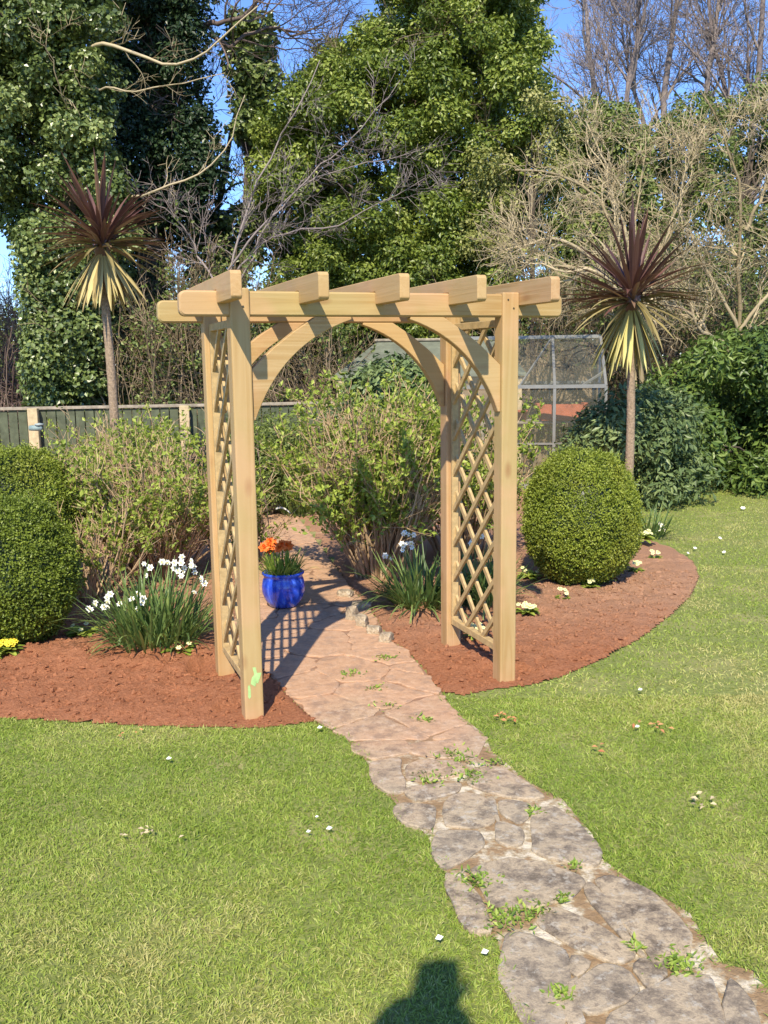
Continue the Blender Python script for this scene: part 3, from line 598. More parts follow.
def shrub(base, n_st, spread, H_, label, name='leafy_shrub', seed=0, leafn=3, leafmat_=L_FRESH, stem=TW_STEM, leafL=0.034, top=0.35, width=None, rings=1, lean=0.0, lw=0.6, k1=4, k2=3, low=0.0):
    t = thing(name, label, 'shrub', tuple(base), 0); mb = MB()
    th = rng.uniform(0, 2 * math.pi, n_st); rad_ = 0.12 * np.sqrt(rng.random(n_st)); p = np.c_[np.cos(th) * rad_ * 1.6, np.sin(th) * rad_, np.zeros(n_st)]
    tilt = spread * rng.random(n_st) ** 0.6; d = np.c_[np.cos(th) * np.sin(tilt) + lean, np.sin(th) * np.sin(tilt), np.cos(tilt)]
    P, Rr = grow(p, d, H_ * rng.uniform(0.65, 1.05, n_st), 0.008, 0.0035, 8, 0.09, 0.03); tubes(mb, P, Rr, 4)
    lv = branching(mb, P, Rr, [(k1, H_ * 0.33, 0.4, 15, 45, 5, 0.12, 0.10, 0.6, 0.25), (k2, H_ * 0.14, 0.4, 20, 60, 4, 0.12, 0.05, 0.7, 0.3)], minr=0.0022)
    mb.build('stems', stem, t)
    ml = MB(); A = np.concatenate([lv[0][0][:, -3:].reshape(-1, 3), lv[1][0][:, 1:].reshape(-1, 3), lv[2][0].reshape(-1, 3)])
    ph = fbm(A * 3.0 + seed * 11, 2, seed); zf = A[:, 2] / H_
    keep = rng.random(len(A)) < np.clip((zf - 0.02) * 1.6 + low, 0.12, 1) * np.clip((ph - 0.44) * 5, 0.08, 0.72); A = A[keep]
    P = np.repeat(A, leafn, 0) + rng.normal(size=(len(A) * leafn, 3)) * 0.012; n = len(P); N = nz(rv(n) + np.array([0, 0, 0.8])); D = nz(rv(n) + np.array([0, 0, 0.5]))
    s_ = rng.uniform(0.6, 1.3, n); leaves(ml, P, D, N, leafL * s_, leafL * lw * s_, rng.random(n), 0.2); ml.build('foliage', leafmat_, t); return t
g1 = gz(152, 592); shrub((g1[0] - 0.03, g1[1] + 0.35, 0), 130, R(42), 1.06, 'bushy tan stemmed shrub with fresh green leaves, between box balls and left trellis', seed=1, leafn=3, leafL=0.040, low=0.15)
g1b = gz(100, 560); shrub((g1b[0], g1b[1] + 0.9, 0), 60, R(38), 1.0, 'sparser tan stemmed shrub behind the box balls in front of the fence', seed=4)
g2 = gz(382, 588); shrub((g2[0], g2[1] + 0.28, 0), 190, R(30), 1.30, 'bushy shrub of tan stems and green leaves seen through the arch opening', seed=2, leafn=4, leafL=0.042, low=0.35)
g5 = gz(478, 600); shrub((g5[0], 7.6, 0), 90, R(36), 1.15, 'tan stemmed green shrub behind the right lattice panel', seed=6, leafn=4, leafL=0.04)
g6 = gz(105, 590); shrub((g6[0], 6.3, 0), 60, R(42), 0.75, 'low leafy shrub filling the gap right of the box balls', seed=7, leafn=4, leafL=0.036)
g7 = gz(255, 560); shrub((g7[0] - 0.1, 7.6, 0), 34, R(34), 0.5, 'leafy shrub behind the left trellis beside the blue pot', seed=8, leafn=3, leafL=0.038)
g3 = gz(205, 480); shrub((g3[0], 9.3, 0), 50, R(35), 1.05, 'green leaved shrub behind left trellis in front of fence', seed=5, leafmat_=L_FRESH)

def evergreen(name, label, poly, Y0, Y1, ncl, r0, r1, n, L, W, mat, base=None, core=True, cat='shrub', group=None, trunkr=0.05, stem=BARK, **kw):
    C, Rd = px_clumps(poly, Y0, Y1, ncl, r0, r1); C[:, 2] = np.maximum(C[:, 2], 0.05)
    bx_ = base or (C[:, 0].mean(), C[:, 1].mean(), 0); t = thing(name, label, cat, tuple(bx_), 0, group); C = C - np.array(bx_)
    mb = MB(); crown(mb, C, Rd, n, L, W, **kw); mb.build('foliage', mat, t)
    # limbs from the base to every clump
    k = min(len(C), 26); sel = rng.choice(len(C), k, replace=False); M = 7; P = np.empty((k, M, 3))
    for j, s_ in enumerate(sel):
        a = np.array([rng.normal() * trunkr, rng.normal() * trunkr, 0.0]); c_ = C[s_]; mid = np.array([c_[0] * 0.35, c_[1] * 0.35, c_[2] * 0.6])
        for q in range(M): u = q / (M - 1); P[j, q] = (1 - u) ** 2 * a + 2 * u * (1 - u) * mid + u * u * c_
    P[:, 1:-1] += rng.normal(size=(k, M - 2, 3)) * 0.04
    Rr = np.linspace(1, 0.15, M)[None] * trunkr * rng.uniform(0.4, 1, (k, 1)); mt = MB(); tubes(mt, P, Rr, 6); mt.build('trunk' if cat == 'tree' else 'stems', stem, t, True)
    return t, C, Rd
# dark low hedge seen through arch and along the fence
evergreen('hedge_shrub', 'low dark green shrub below the fence, seen through the arch on the left', [(225, 428), (300, 430), (300, 492), (225, 492)], 9.6, 10.5, 26, 0.2, 0.32, 14000, 0.045, 0.02, L_MID)
evergreen('ivy_bush', 'broad leaved evergreen bush growing against the grey roofed shed', [(352, 392), (385, 374), (430, 378), (450, 400), (450, 450), (350, 440)], 10.4, 11.2, 40, 0.18, 0.32, 17000, 0.075, 0.04, L_BLUE)
evergreen('rhododendron', 'bluish green leafed bush behind the right cordyline trunk', [(592, 425), (640, 398), (680, 410), (690, 480), (640, 488), (600, 470), (575, 440)], 10.0, 11.2, 50, 0.2, 0.34, 22000, 0.085, 0.03, L_BLUE)
t_, C_, R_ = evergreen('rhododendron', 'big dark glossy evergreen shrub spreading along the right edge of the lawn', [(655, 410), (690, 365), (740, 340), (800, 332), (900, 340), (900, 500), (770, 502), (720, 495), (672, 480)], 10.9, 13.4, 110, 0.26, 0.45, 62000, 0.10, 0.036, L_RHODO)

# strap leaved clumps
def flower(mb, c, nrm, r, mi_p, mi_c):
    nrm = nrm / np.linalg.norm(nrm); a = np.cross(nrm, [0, 0, 1.0]); a = a / (np.linalg.norm(a) + 1e-6); b_ = np.cross(nrm, a)
    k = np.arange(6) * math.pi / 3; D = np.cos(k)[:, None] * a + np.sin(k)[:, None] * b_ + nrm * 0.15
    leaves(mb, np.repeat(c[None], 6, 0), D, np.repeat(nrm[None], 6, 0), r, r * 0.75, np.full(6, 0.5), -0.1, mi_p)
    n = 8; V = []; 
    for zz, rr in ((0.0, 0.18), (0.35, 0.3)):
        for q in range(n): t = 2 * math.pi * q / n; V.append(c + nrm * (0.003 + zz * r) + (a * math.cos(t) + b_ * math.sin(t)) * r * rr)
    V.append(c + nrm * 0.004); F = [(q, (q + 1) % n, n + (q + 1) % n, n + q) for q in range(n)]
    mb.add(np.array(V), F, None, mi_c); mb.F.append((np.array([(q, (q + 1) % n, 2 * n) for q in range(n)]) + mb.n - len(V), mi_c))
def daffs(base, r, L, n, label, blooms, seed, name='daffodil_clump', spread=0.55, mat=L_DAFF, W=0.013, cat='flowers', droop=1.9, fr=0.019):
    t = thing(name, label, cat, tuple(base), 0); mb = MB()
    th = rng.uniform(0, 2 * math.pi, n); rr = r * np.sqrt(rng.random(n)); p = np.c_[np.cos(th) * rr, np.sin(th) * rr, np.zeros(n)]
    d = np.c_[p[:, :2] / r * spread + rng.normal(size=(n, 2)) * 0.34, np.ones(n)]
    strips(mb, p, d, L * rng.uniform(0.55, 1.1, n), W * rng.uniform(0.7, 1.2, n), droop * rng.random(n) ** 1.5, rng.random(n), M=7, fold=0.25, tipw=0.15, basew=0.75); mb.build('leaves', mat, t)
    for (bx_, bz, k) in blooms:    # offset right, height, number of blooms
        mf = MB(); c = np.array([bx_, -0.3 * r + rng.normal() * 0.03, bz]); f0 = np.array([bx_ * 0.35, 0, 0.0])
        P = np.array([[f0 + (c - f0) * u + np.array([0, 0, 0.03 * math.sin(u * 3.1)]) for u in np.linspace(0, 1, 6)]]); tubes(mf, P, np.full((1, 6), 0.003), 5, mi=2); cl_ = mf.build('bloom_stalk', [M_WHITE, M_CUP, mat], t)
        for q in range(k):
            mf = MB()
            cc = c + rng.normal(size=3) * np.array([0.026, 0.022, 0.022]); flower(mf, cc, np.array([rng.normal() * 0.5, -1.0, rng.normal() * 0.4 + 0.3]), fr * rng.uniform(0.85, 1.25), 0, 1); mf.build('bloom', [M_WHITE, M_CUP], cl_)
    return t
dL = gz(150, 655); daffs((dL[0] + 0.02, dL[1] + 0.06, 0.03), 0.22, 0.46, 420, 'clump of white narcissi between nearer box ball and left side of arch', [(-0.21, 0.30, 6), (-0.35, 0.26, 4), (-0.06, 0.31, 9), (0.17, 0.50, 8), (0.24, 0.48, 6), (0.28, 0.40, 4), (-0.02, 0.47, 3), (0.07, 0.52, 2)], 1)
dR = gz(418, 612); daffs((dR[0] + 0.02, dR[1] + 0.05, 0.02), 0.16, 0.44, 300, 'clump of strap leaves with white blooms beside the right rear post of the arch', [(-0.10, 0.44, 6), (-0.20, 0.38, 3), (-0.06, 0.50, 4)], 2, spread=1.0, droop=2.2)
dB = gz(300, 515); daffs((dB[0], dB[1], 0.01), 0.2, 0.5, 220, 'small narcissus clump beside the far end of the path, seen through the arch', [(-0.12, 0.55, 2), (0.0, 0.58, 2)], 3)
d4 = gz(482, 612); daffs((d4[0], d4[1] + 0.1, 0.01), 0.16, 0.42, 200, 'leafy narcissus clump behind the right lattice panel', [(-0.05, 0.46, 5), (0.08, 0.42, 3)], 4)
d5 = gz(652, 540); daffs((d5[0], d5[1] + 0.1, 0.01), 0.13, 0.36, 110, 'strap leaved clump beside right box ball at the back of the bed', [(0.1, 0.12, 4)], 5, name='iris_clump', spread=0.7)

def primula(x, y, n, mat, label, r=0.05, z=0.03, lm=L_FRESH):
    c = gz(x, y); t = thing('primrose', label, 'flowers', (c[0], c[1], z), 0, 'primroses in the soil beds'); k = 26; th = rng.uniform(0, 6.28, k)
    mb = MB(); strips(mb, np.zeros((k, 3)), np.c_[np.cos(th), np.sin(th), rng.uniform(0.2, 1.0, k)], r * 1.5, r * 0.55, 0.9, rng.random(k), M=4, tipw=0.4); mb.build('leaves', lm, t)
    for q in range(n):
        mf = MB(); a = rng.uniform(0, 6.28); rr = r * math.sqrt(rng.random()); flower(mf, np.array([rr * math.cos(a), rr * math.sin(a), 0.05 + rng.uniform(0, 0.02)]), np.array([math.cos(a) * 0.4, -0.6, 1.0]), 0.018, 0, 0)
        mf.build('flower', [mat], t)
primula(8, 663, 26, M_YELLOW, 'bright yellow primrose at the left edge in front of the box ball', 0.075, 0.06)
primula(-8, 668, 14, M_YELLOW, 'second yellow primrose cut by the left edge of the photo', 0.06, 0.06)
primula(526, 618, 14, M_PRIM, 'cream primrose beside right front post of the arch', 0.06)
primula(563, 604, 6, M_PRIM, 'small cream primrose on soil just in front of right box ball', 0.04)
primula(590, 592, 9, M_PRIM, 'cream primrose touching the right foot of right box ball', 0.05)
primula(636, 575, 7, M_PRIM, 'cream primrose on soil right of the right box ball', 0.045)
primula(655, 563, 7, M_PRIM, 'cream primrose farthest right in the curved soil bed', 0.045)
primula(641, 548, 22, M_PRIM, 'taller cream primrose cluster behind right box ball by the lawn edge', 0.09, 0.08)
primula(475, 640, 8, M_PRIM, 'cream primrose seen through the right lattice panel', 0.05)
primula(530, 582, 4, M_PRIM, 'small leafy primrose left of right box ball', 0.07)
primula(84, 640, 3, M_PRIM, 'low leafy primrose at foot of the nearer left box ball', 0.08)
primula(180, 660, 2, M_PRIM, 'pale leafy primrose in front of the white narcissi', 0.08, 0.04)

# weeds in the path joints (one uncountable growth)
mb = MB()
for (x, y, n, r) in ((455, 760, 90, 0.07), (470, 778, 90, 0.07), (430, 782, 60, 0.06), (425, 722, 40, 0.04), (352, 676, 50, 0.05), (385, 660, 50, 0.05), (388, 708, 30, 0.05), (505, 922, 120, 0.05), (535, 915, 60, 0.05), (475, 885, 90, 0.05), (563, 903, 40, 0.025), (680, 968, 120, 0.05), (533, 815, 30, 0.03), (575, 870, 30, 0.02), (637, 950, 30, 0.02), (375, 690, 30, 0.04), (495, 765, 40, 0.04), (560, 1000, 60, 0.03)):
    c = gz(x, y); p = np.c_[c[0] + rng.normal(size=n) * r * 0.6, c[1] + rng.normal(size=n) * r * 0.6, np.full(n, 0.012)]
    leaves(mb, p, nz(np.c_[rng.normal(size=(n, 2)), np.full(n, 0.5)]), np.tile([0, 0, 1.0], (n, 1)) + rng.normal(size=(n, 3)) * 0.3, rng.uniform(0.012, 0.03, n), rng.uniform(0.006, 0.012, n), rng.random(n))
n = 9000; e = []
P = np.c_[rng.uniform(-1, 2.4, n * 3), rng.uniform(1.9, 5.0, n * 3)]; dd = d_poly(P, PATH); P = P[(dd < 0.03) & ~in_poly(P, BED) & (in_poly(P, PATH) | (dd < 0.015))][:n]; n = len(P)
P3 = np.c_[P, np.full(n, 0.004)]; keep = fbm(P3 * 12, 3, 77) > 0.42; P3 = P3[keep]; n = len(P3)
strips(mb, P3, np.c_[rng.normal(size=(n, 2)) * 0.8, np.ones(n) * 0.7], 0.03 * rng.uniform(0.5, 1.2, n), 0.0035, 0.8, rng.random(n), M=4)
tag(mb.build('path_weeds', L_GRASSY), kind='stuff')

# cordylines
def cordyline(base, ztop, leafL, label, seed, up_mat, dead_mat, tr, nup=105, ndead=78, lean=(0, 0), skirt=0.62):
    global rng
    keep, rng = rng, np.random.default_rng(seed)
    t = thing('cordyline_palm', label, 'palm tree', tuple(base), 0, 'cordyline palms'); zc = ztop
    M = 34; u = np.linspace(0, 1, M); P = np.c_[lean[0] * u + 0.02 * np.sin(u * 4), lean[1] * u, u * zc][None]; Rr = (tr * (1.15 - 0.3 * u) * (1 + 0.06 * (np.arange(M) % 2)))[None]
    mb = MB(); tubes(mb, P, Rr, 12); mb.build('trunk', BARKC, t, True)
    c = np.array([lean[0], lean[1], zc])
    n = nup; th = rng.uniform(0, 6.283, n); el = np.arcsin(np.clip(rng.uniform(-0.12, 1.0, n), -1, 1)); D = np.c_[np.cos(th) * np.cos(el), np.sin(th) * np.cos(el), np.sin(el)]
    o = c + D * 0.05; o[:, 2] += rng.uniform(-0.05, 0.10, n)
    mb = MB(); rn = np.clip(0.25 + 0.35 * (1 - np.sin(el)) + rng.normal(size=n) * 0.18, 0, 1)
    strips(mb, o, D, leafL * rng.uniform(0.82, 1.08, n) * (0.9 + 0.15 * np.sin(el)), 0.044 * rng.uniform(0.7, 1.2, n), 0.10 + 0.45 * rng.random(n) ** 2, rn, M=8, fold=0.4, tipw=0.06, basew=0.6); mb.build('leaf_crown', up_mat, t)
    n = nup // 3; th = rng.uniform(0, 6.283, n); el = rng.uniform(-0.45, 0.25, n); D = np.c_[np.cos(th) * np.cos(el), np.sin(th) * np.cos(el), np.sin(el)]
    mb = MB(); strips(mb, c + D * 0.05, D, leafL * rng.uniform(0.8, 1.05, n), 0.036, 0.15 + 0.5 * rng.random(n), rng.random(n), M=8, fold=0.4, tipw=0.03); mb.build('outer_leaves', L_CORDG, t)
    n = ndead; th = rng.uniform(0, 6.283, n); D = np.c_[np.cos(th) * skirt, np.sin(th) * skirt, -np.ones(n) * rng.uniform(0.7, 1.6, n)]
    mb = MB(); o = c + np.c_[np.cos(th) * 0.035, np.sin(th) * 0.035, np.full(n, -0.06)]
    strips(mb, o, D, leafL * rng.uniform(0.62, 0.95, n), 0.042 * rng.uniform(0.6, 1.2, n), 0.35 + 0.5 * rng.random(n), rng.random(n), M=7, fold=0.35, tipw=0.06, basew=0.35, side=nz(np.c_[-np.sin(th), np.cos(th), rng.normal(size=n) * 0.3])); mb.build('dead_leaf_skirt', dead_mat, t)
    mb = MB(); V, F = lathe([(0.0, -0.2), (tr * 1.1, -0.18), (0.075, -0.05), (0.085, 0.03), (0.05, 0.12), (0.0, 0.16)], 16); mb.add(V + c, F); mb.build('crown_heart', up_mat, t, True)
    rng = keep
BARKC = flat('palm_bark', (0.30, 0.22, 0.15), 0.9, 0.35, 45, bmp=0.02)
cL = aty(102, 245, 9.0); cB = aty(113, 430, 9.0)
cordyline((cB[0], 9.0, 0), cL[2], 0.69, 'cordyline with brown leaves and straw coloured skirt, on the left by the fence', 21, L_CORD, L_DEAD, 0.042, lean=(cL[0] - cB[0], 0), skirt=0.8, ndead=95)
cR = aty(632, 300, 9.3); cB2 = aty(628, 460, 9.3)
cordyline((cB2[0], 9.3, 0), cR[2], 0.82, 'cordyline with purple brown leaves and yellow dead skirt, behind right box ball', 22, L_CORD, L_DEADY, 0.040, lean=(cR[0] - cB2[0], 0))

# ------------------------------------------------------------------ pot and its plants
pb = gz(283, 612); pot = thing('flower_pot', 'round cobalt blue glazed pot on the path behind the left side of arch', 'flower pot', (pb[0] - 0.005, pb[1] + 0.12, 0.015))
m, nt, b = newmat('blue_glaze'); v = coords(nt, 'Object', (30, 30, 3)); nf = noise(nt, 1.0, 4, 0.6, v)
c = ramp(nt, nf, [(0.01, 0.035, 0.34), (0.03, 0.09, 0.65), (0.16, 0.32, 0.85)], [0.35, 0.55, 0.8]); nt.links.new(c, b.inputs['Base Color']); b.inputs['Roughness'].default_value = 0.18; b.inputs['Coat Weight'].default_value = 0.5
V, F = lathe([(0.0, 0.0), (0.085, 0.0), (0.10, 0.006), (0.128, 0.05), (0.143, 0.10), (0.145, 0.14), (0.136, 0.185), (0.128, 0.20), (0.133, 0.213), (0.142, 0.222), (0.142, 0.232), (0.132, 0.236), (0.122, 0.228), (0.120, 0.19), (0.0, 0.185)], 56)
mb = MB(); mb.add(V, F); mb.build('pot_body', m, pot, True)
pl = thing('potted_plant', 'pale green strappy plant with orange flowers in the blue pot', 'potted plant', (pb[0] - 0.005, pb[1] + 0.12, 0.205))
mb = MB(); n = 240; th = rng.uniform(0, 6.283, n); rr = 0.1 * np.sqrt(rng.random(n)); p = np.c_[np.cos(th) * rr, np.sin(th) * rr, np.zeros(n)]
strips(mb, p, np.c_[p[:, :2] * 6 + rng.normal(size=(n, 2)) * 0.3, np.ones(n)], 0.21 * rng.uniform(0.5, 1.1, n), 0.009, 1.6 * rng.random(n), rng.random(n), M=6); mb.build('leaves', L_GRASSY, pl)
for q in range(13):
    cc = np.array([rng.uniform(-0.13, 0.055), rng.uniform(-0.05, 0.06), rng.uniform(0.17, 0.245)]); mf = MB()
    for k in range(3): flower(mf, cc + np.array([0, 0, k * 0.006]), np.array([rng.normal() * 0.4, -0.8, 0.7]), 0.042 - k * 0.008, 0, 0)
    P = np.array([[np.array([cc[0] * 0.5, cc[1] * 0.5, 0]) * (1 - u) + cc * u for u in np.linspace(0, 1, 4)]]); tubes(mf, P, np.full((1, 4), 0.003), 4, mi=1); mf.build('flower', [M_ORANGE, L_GRASSY], pl)
# sapling and its white label
sp = gz(272, 560); t = thing('young_sapling', 'thin bare sapling standing behind the blue pot', 'sapling', (sp[0], sp[1], 0)); mb = MB()
P, Rr = grow(np.zeros((1, 3)), [[0, 0, 1]], 1.15, 0.007, 0.002, 9, 0.05, 0.2); tubes(mb, P, Rr, 5); branching(mb, P, Rr, [(9, 0.25, 0.4, 30, 60, 4, 0.1, 0.1, 0.5, 0.3)]); mb.build('stems', TW_PURPLE, t)
lp = aty(283, 508, sp[1]); lb = thing('plant_label', 'white curved plastic tag hanging on the thin sapling', 'plant tag', tuple(lp)); n = 9; V = []
for k in range(n):
    u = k / (n - 1) - 0.5
    for dz in (-0.007, 0.007): V.append((u * 0.12, -0.002, -0.10 * u * u - 0.10 * u * 0.4 + dz)); V.append((u * 0.12, 0.001, -0.10 * u * u - 0.10 * u * 0.4 + dz))
F = []
for k in range(n - 1):
    a = k * 4; F += [(a, a + 2, a + 6, a + 4), (a + 1, a + 5, a + 7, a + 3), (a, a + 4, a + 5, a + 1), (a + 2, a + 3, a + 7, a + 6)]
mb = MB(); mb.add(np.array(V), F); mb.build('tag_strip', M_WHITE, lb)

# edging stones at the turn of the path
bmI = bmesh.new(); bmesh.ops.create_icosphere(bmI, subdivisions=3, radius=1); IV = np.array([v.co[:] for v in bmI.verts]); IF = np.array([[v.index for v in f.verts] for f in bmI.faces]); bmI.free()
for i, (x, y, sx_, sz_, lab) in enumerate(((352, 622, 0.04, 0.075, 'tall narrow edging stone at inside corner of the path, leftmost'), (362, 628, 0.045, 0.06, 'edging stone second from the left at the path corner'), (374, 636, 0.05, 0.045, 'middle edging stone between path and right soil bed'), (386, 644, 0.045, 0.05, 'rightmost edging stone nearest the right rear post of arch'), (362, 610, 0.08, 0.04, 'flat grey edging stone behind the upright ones'), (345, 598, 0.07, 0.04, 'flat edging stone below the shrub inside the arch'))):
    c = gz(x, y); mb = MB(); q = IV * np.array([sx_, 0.04, sz_]); q = q * (1 + 0.5 * (fbm(IV * 1.6 + i * 9, 3, i)[:, None] - 0.5)); q = q * (1 / np.max(np.abs(IV) ** 0.9 + 0.25 * np.abs(IV) , axis=1)[:, None]); mb.add(q, IF)
    o = mb.build('edging_stone', STONE); o.location = (c[0], c[1] + 0.02, sz_ * 0.5); o.rotation_euler = (0, 0, rng.uniform(-0.8, 0.4)); tag(o, lab, 'edging stone', 'edging stones at the path corner')

# ------------------------------------------------------------------ fence
FW = flat('fence_board', (0.09, 0.105, 0.065), 0.85, 0.35, 9, bmp=0.004); FR = flat('fence_rail', (0.30, 0.26, 0.20), 0.8, 0.3, 14); FP = flat('fence_post', (0.50, 0.40, 0.24), 0.8, 0.25, 14)
fA = aty(-60, 415, 11.6); fB = aty(420, 396, 12.3); dv = Vector((fB[0] - fA[0], fB[1] - fA[1], 0)); FL_ = dv.length; fang = math.atan2(dv.y, dv.x)
fence = thing('garden_fence', 'low greenish board fence with a pale top rail running behind the shrubs', 'fence', (fA[0], fA[1], 0), fang)
HF = 1.07; bms = []; x = 0.0
while x < FL_:
    wv = 0.115; bms.append(box_bm(x, x + wv - 0.012, 0 + rng.uniform(0, 0.003), 0.02, 0.03, HF + rng.uniform(-0.006, 0.006), 0.002, 1)); x += wv
bm_obj('boards', join_bm(bms), FW, fence); bm_obj('top_rail', box_bm(0, FL_, -0.03, 0.045, HF + 0.008, HF + 0.045, 0.004, 1), FR, fence)
for x in np.arange(1.12, FL_, 1.83): bm_obj('fence_post', box_bm(x - 0.06, x + 0.06, -0.13, -0.032, 0, HF + 0.03, 0.006, 1), FP, fence)
tp = aty(37, 428, 11.2); tap = thing('hose_bracket', 'small grey blue fitting on the pale fence post at the left', 'fitting', (tp[0], tp[1], tp[2]))
MB_ = MB(); V, F = lathe([(0, -0.09), (0.03, -0.09), (0.035, -0.02), (0.035, 0.06), (0, 0.065)], 12); V = V[:, [2, 1, 0]]; MB_.add(V, F); MB_.build('pipe', flat('pipe_grey', (0.22, 0.30, 0.30), 0.5), tap, True)
V, F = lathe([(0, 0), (0.05, 0.0), (0.055, 0.02), (0, 0.03)], 12); MB_ = MB(); MB_.add(V + [0.03, 0, 0.03], F); MB_.build('cap', flat('cap_grey', (0.3, 0.36, 0.36), 0.5), tap, True)

# ------------------------------------------------------------------ shed (hipped roof) and greenhouse
e1 = aty(338, 378, 12.5); e2 = aty(520, 380, 12.5); rz1 = aty(378, 341, 13.4); rz2 = aty(500, 341, 13.4)
SH = thing('garden_shed', 'small shed with a mossy grey roof, seen through the arch behind the shrubs', 'shed', (e1[0], e1[1], 0))
w_ = e2[0] - e1[0]; dp_ = 2.0; ez = e1[2]; rzv = rz1[2]; ro = rz1[0] - e1[0]; rf = rz2[0] - e1[0]
SR = flat('mossy_roof', (0.15, 0.165, 0.125), 0.9, 0.25, 6, bmp=0.01); SW = flat('shed_board', (0.26, 0.19, 0.12), 0.85, 0.3, 8)
bm = bmesh.new(); vv = [bm.verts.new(p) for p in ((-0.1, -0.1, ez), (w_ + 0.1, -0.1, ez), (w_ + 0.1, dp_ + 0.1, ez), (-0.1, dp_ + 0.1, ez), (ro, 1.0, rzv), (rf, 1.0, rzv))]
for f in ((0, 1, 5, 4), (1, 2, 5), (2, 3, 4, 5), (3, 0, 4), (3, 2, 1, 0)): bm.faces.new([vv[i] for i in f])
r_ = bmesh.ops.extrude_face_region(bm, geom=[]); bm_obj('roof', bm, SR, SH); bm_obj('wall', box_bm(0, w_, 0, dp_, 0, ez - 0.004), SW, SH)
for x in (0.03, w_ - 0.03): bm_obj('corner_post', box_bm(x - 0.05, x + 0.05, -0.06, -0.004, 0, ez - 0.01, 0.004, 1), FP, SH)
bm_obj('ridge_cap', box_bm(ro - 0.05, rf + 0.05, 0.94, 1.06, rzv - 0.01, rzv + 0.03, 0.01, 1), FR, SH)
ALU = flat('aluminium', (0.27, 0.27, 0.25), 0.4, 0.1, 10, metal=0.3)
m, nt, b = newmat('greenhouse_glass'); b.inputs['Base Color'].default_value = (0.35, 0.36, 0.28, 1); b.inputs['Roughness'].default_value = 0.12; b.inputs['Alpha'].default_value = 0.16; b.inputs['Specular IOR Level'].default_value = 0.6; GLASS = m
gh0 = aty(606, 386, 11.6); GH = thing('greenhouse', 'aluminium framed greenhouse with dusty glass between right post of arch and right cordyline', 'greenhouse', (gh0[0], gh0[1], 0), R(-8))
GW, GD, GE, GR = 1.85, 1.9, gh0[2], 1.90
def bar(p, q, r=0.016):
    p = Vector(p); q = Vector(q); d = (q - p); bm = box_bm(-r, r, -r, r, 0, d.length); rot = d.to_track_quat('Z', 'Y').to_matrix().to_4x4(); bmesh.ops.transform(bm, matrix=Matrix.Translation(p) @ rot, verts=bm.verts); return bm
ridge = 0.95; bars = []
bars += [bar((-GW, 0, GE), (0, 0, GE), 0.022), bar((-GW, GD, GE), (0, GD, GE), 0.02), bar((-GW, ridge, GR), (0, ridge, GR), 0.022), bar((0, 0, GE), (0, GD, GE), 0.018), bar((-GW, 0, 0.05), (0, 0, 0.05), 0.03), bar((0, 0, 0.05), (0, GD, 0.05), 0.03)]
for k in range(4):
    x = -GW * k / 3
    for s_ in ((x, 0, 0), (x, GD, 0)): bars.append(bar(s_, (x, s_[1], GE), 0.018))
    bars += [bar((x, 0, GE), (x, ridge, GR), 0.017), bar((x, GD, GE), (x, ridge, GR), 0.015)]
bars += [bar((0, ridge, 0.05), (0, ridge, GR), 0.015), bar((-GW, 0.0, GE * 0.45), (0, 0, GE * 0.45), 0.012), bar((-0.3, 0.0, GE), (0.0, 0.35, GR - 0.45), 0.012), bar((-1.05, 0, GE), (-0.62, ridge, GR), 0.01)]
bm_obj('frame', join_bm(bars), ALU, GH)
gl = []
for k in range(3):
    x0 = -GW * (k + 1) / 3 + 0.02; x1 = -GW * k / 3 - 0.02
    bm = bmesh.new(); a = [bm.verts.new(p) for p in ((x0, 0, 0.05), (x1, 0, 0.05), (x1, 0, GE - 0.02), (x0, 0, GE - 0.02))]; bm.faces.new(a); bm_obj('pane', bm, GLASS, GH)
    bm = bmesh.new(); a = [bm.verts.new(p) for p in ((x0, 0.02, GE + 0.015), (x1, 0.02, GE + 0.015), (x1, ridge - 0.02, GR - 0.01), (x0, ridge - 0.02, GR - 0.01))]; bm.faces.new(a); bm_obj('roof_pane', bm, GLASS, GH)
bm = bmesh.new(); a = [bm.verts.new(p) for p in ((0, 0.02, 0.05), (0, GD - 0.02, 0.05), (0, GD - 0.02, GE), (0, ridge, GR - 0.02), (0, 0.02, GE))]; bm.faces.new(a); bm_obj('gable_pane', bm, GLASS, GH)
bm_obj('rear_wall', box_bm(-GW, 0, GD + 0.03, GD + 0.15, 0, GR - 0.05), flat('old_plaster', (0.26, 0.20, 0.13), 0.9, 0.3, 3), GH)
TERRA = flat('terracotta', (0.42, 0.13, 0.07), 0.8, 0.2, 10)
bn = thing('staging_bench', 'slatted staging bench inside the greenhouse', 'bench', (gh0[0] - 0.75, gh0[1] + 0.75, 0))
bm_obj('bench_top', join_bm([box_bm(-0.75, 0.55, -0.2 + k * 0.09, -0.13 + k * 0.09, 0.80, 0.83) for k in range(5)]), FR, bn)
for x in (-0.7, 0.5):
    for y in (-0.18, 0.2): bm_obj('leg', box_bm(x - 0.02, x + 0.02, y - 0.02, y + 0.02, 0, 0.798), FR, bn)
tr_ = thing('plant_trough', 'long terracotta trough on the greenhouse bench', 'trough', (gh0[0] - 0.42, gh0[1] + 0.62, 0.834))
bm = prism_bm([(-0.27, 0), (0.27, 0), (0.31, 0.19), (0.33, 0.19), (0.33, 0.22), (0.27, 0.22), (0.24, 0.04), (-0.24, 0.04), (-0.27, 0.22), (-0.33, 0.22), (-0.33, 0.19), (-0.31, 0.19)], -0.1, 0.1, 'y'); bm_obj('trough_body', bm, TERRA, tr_)
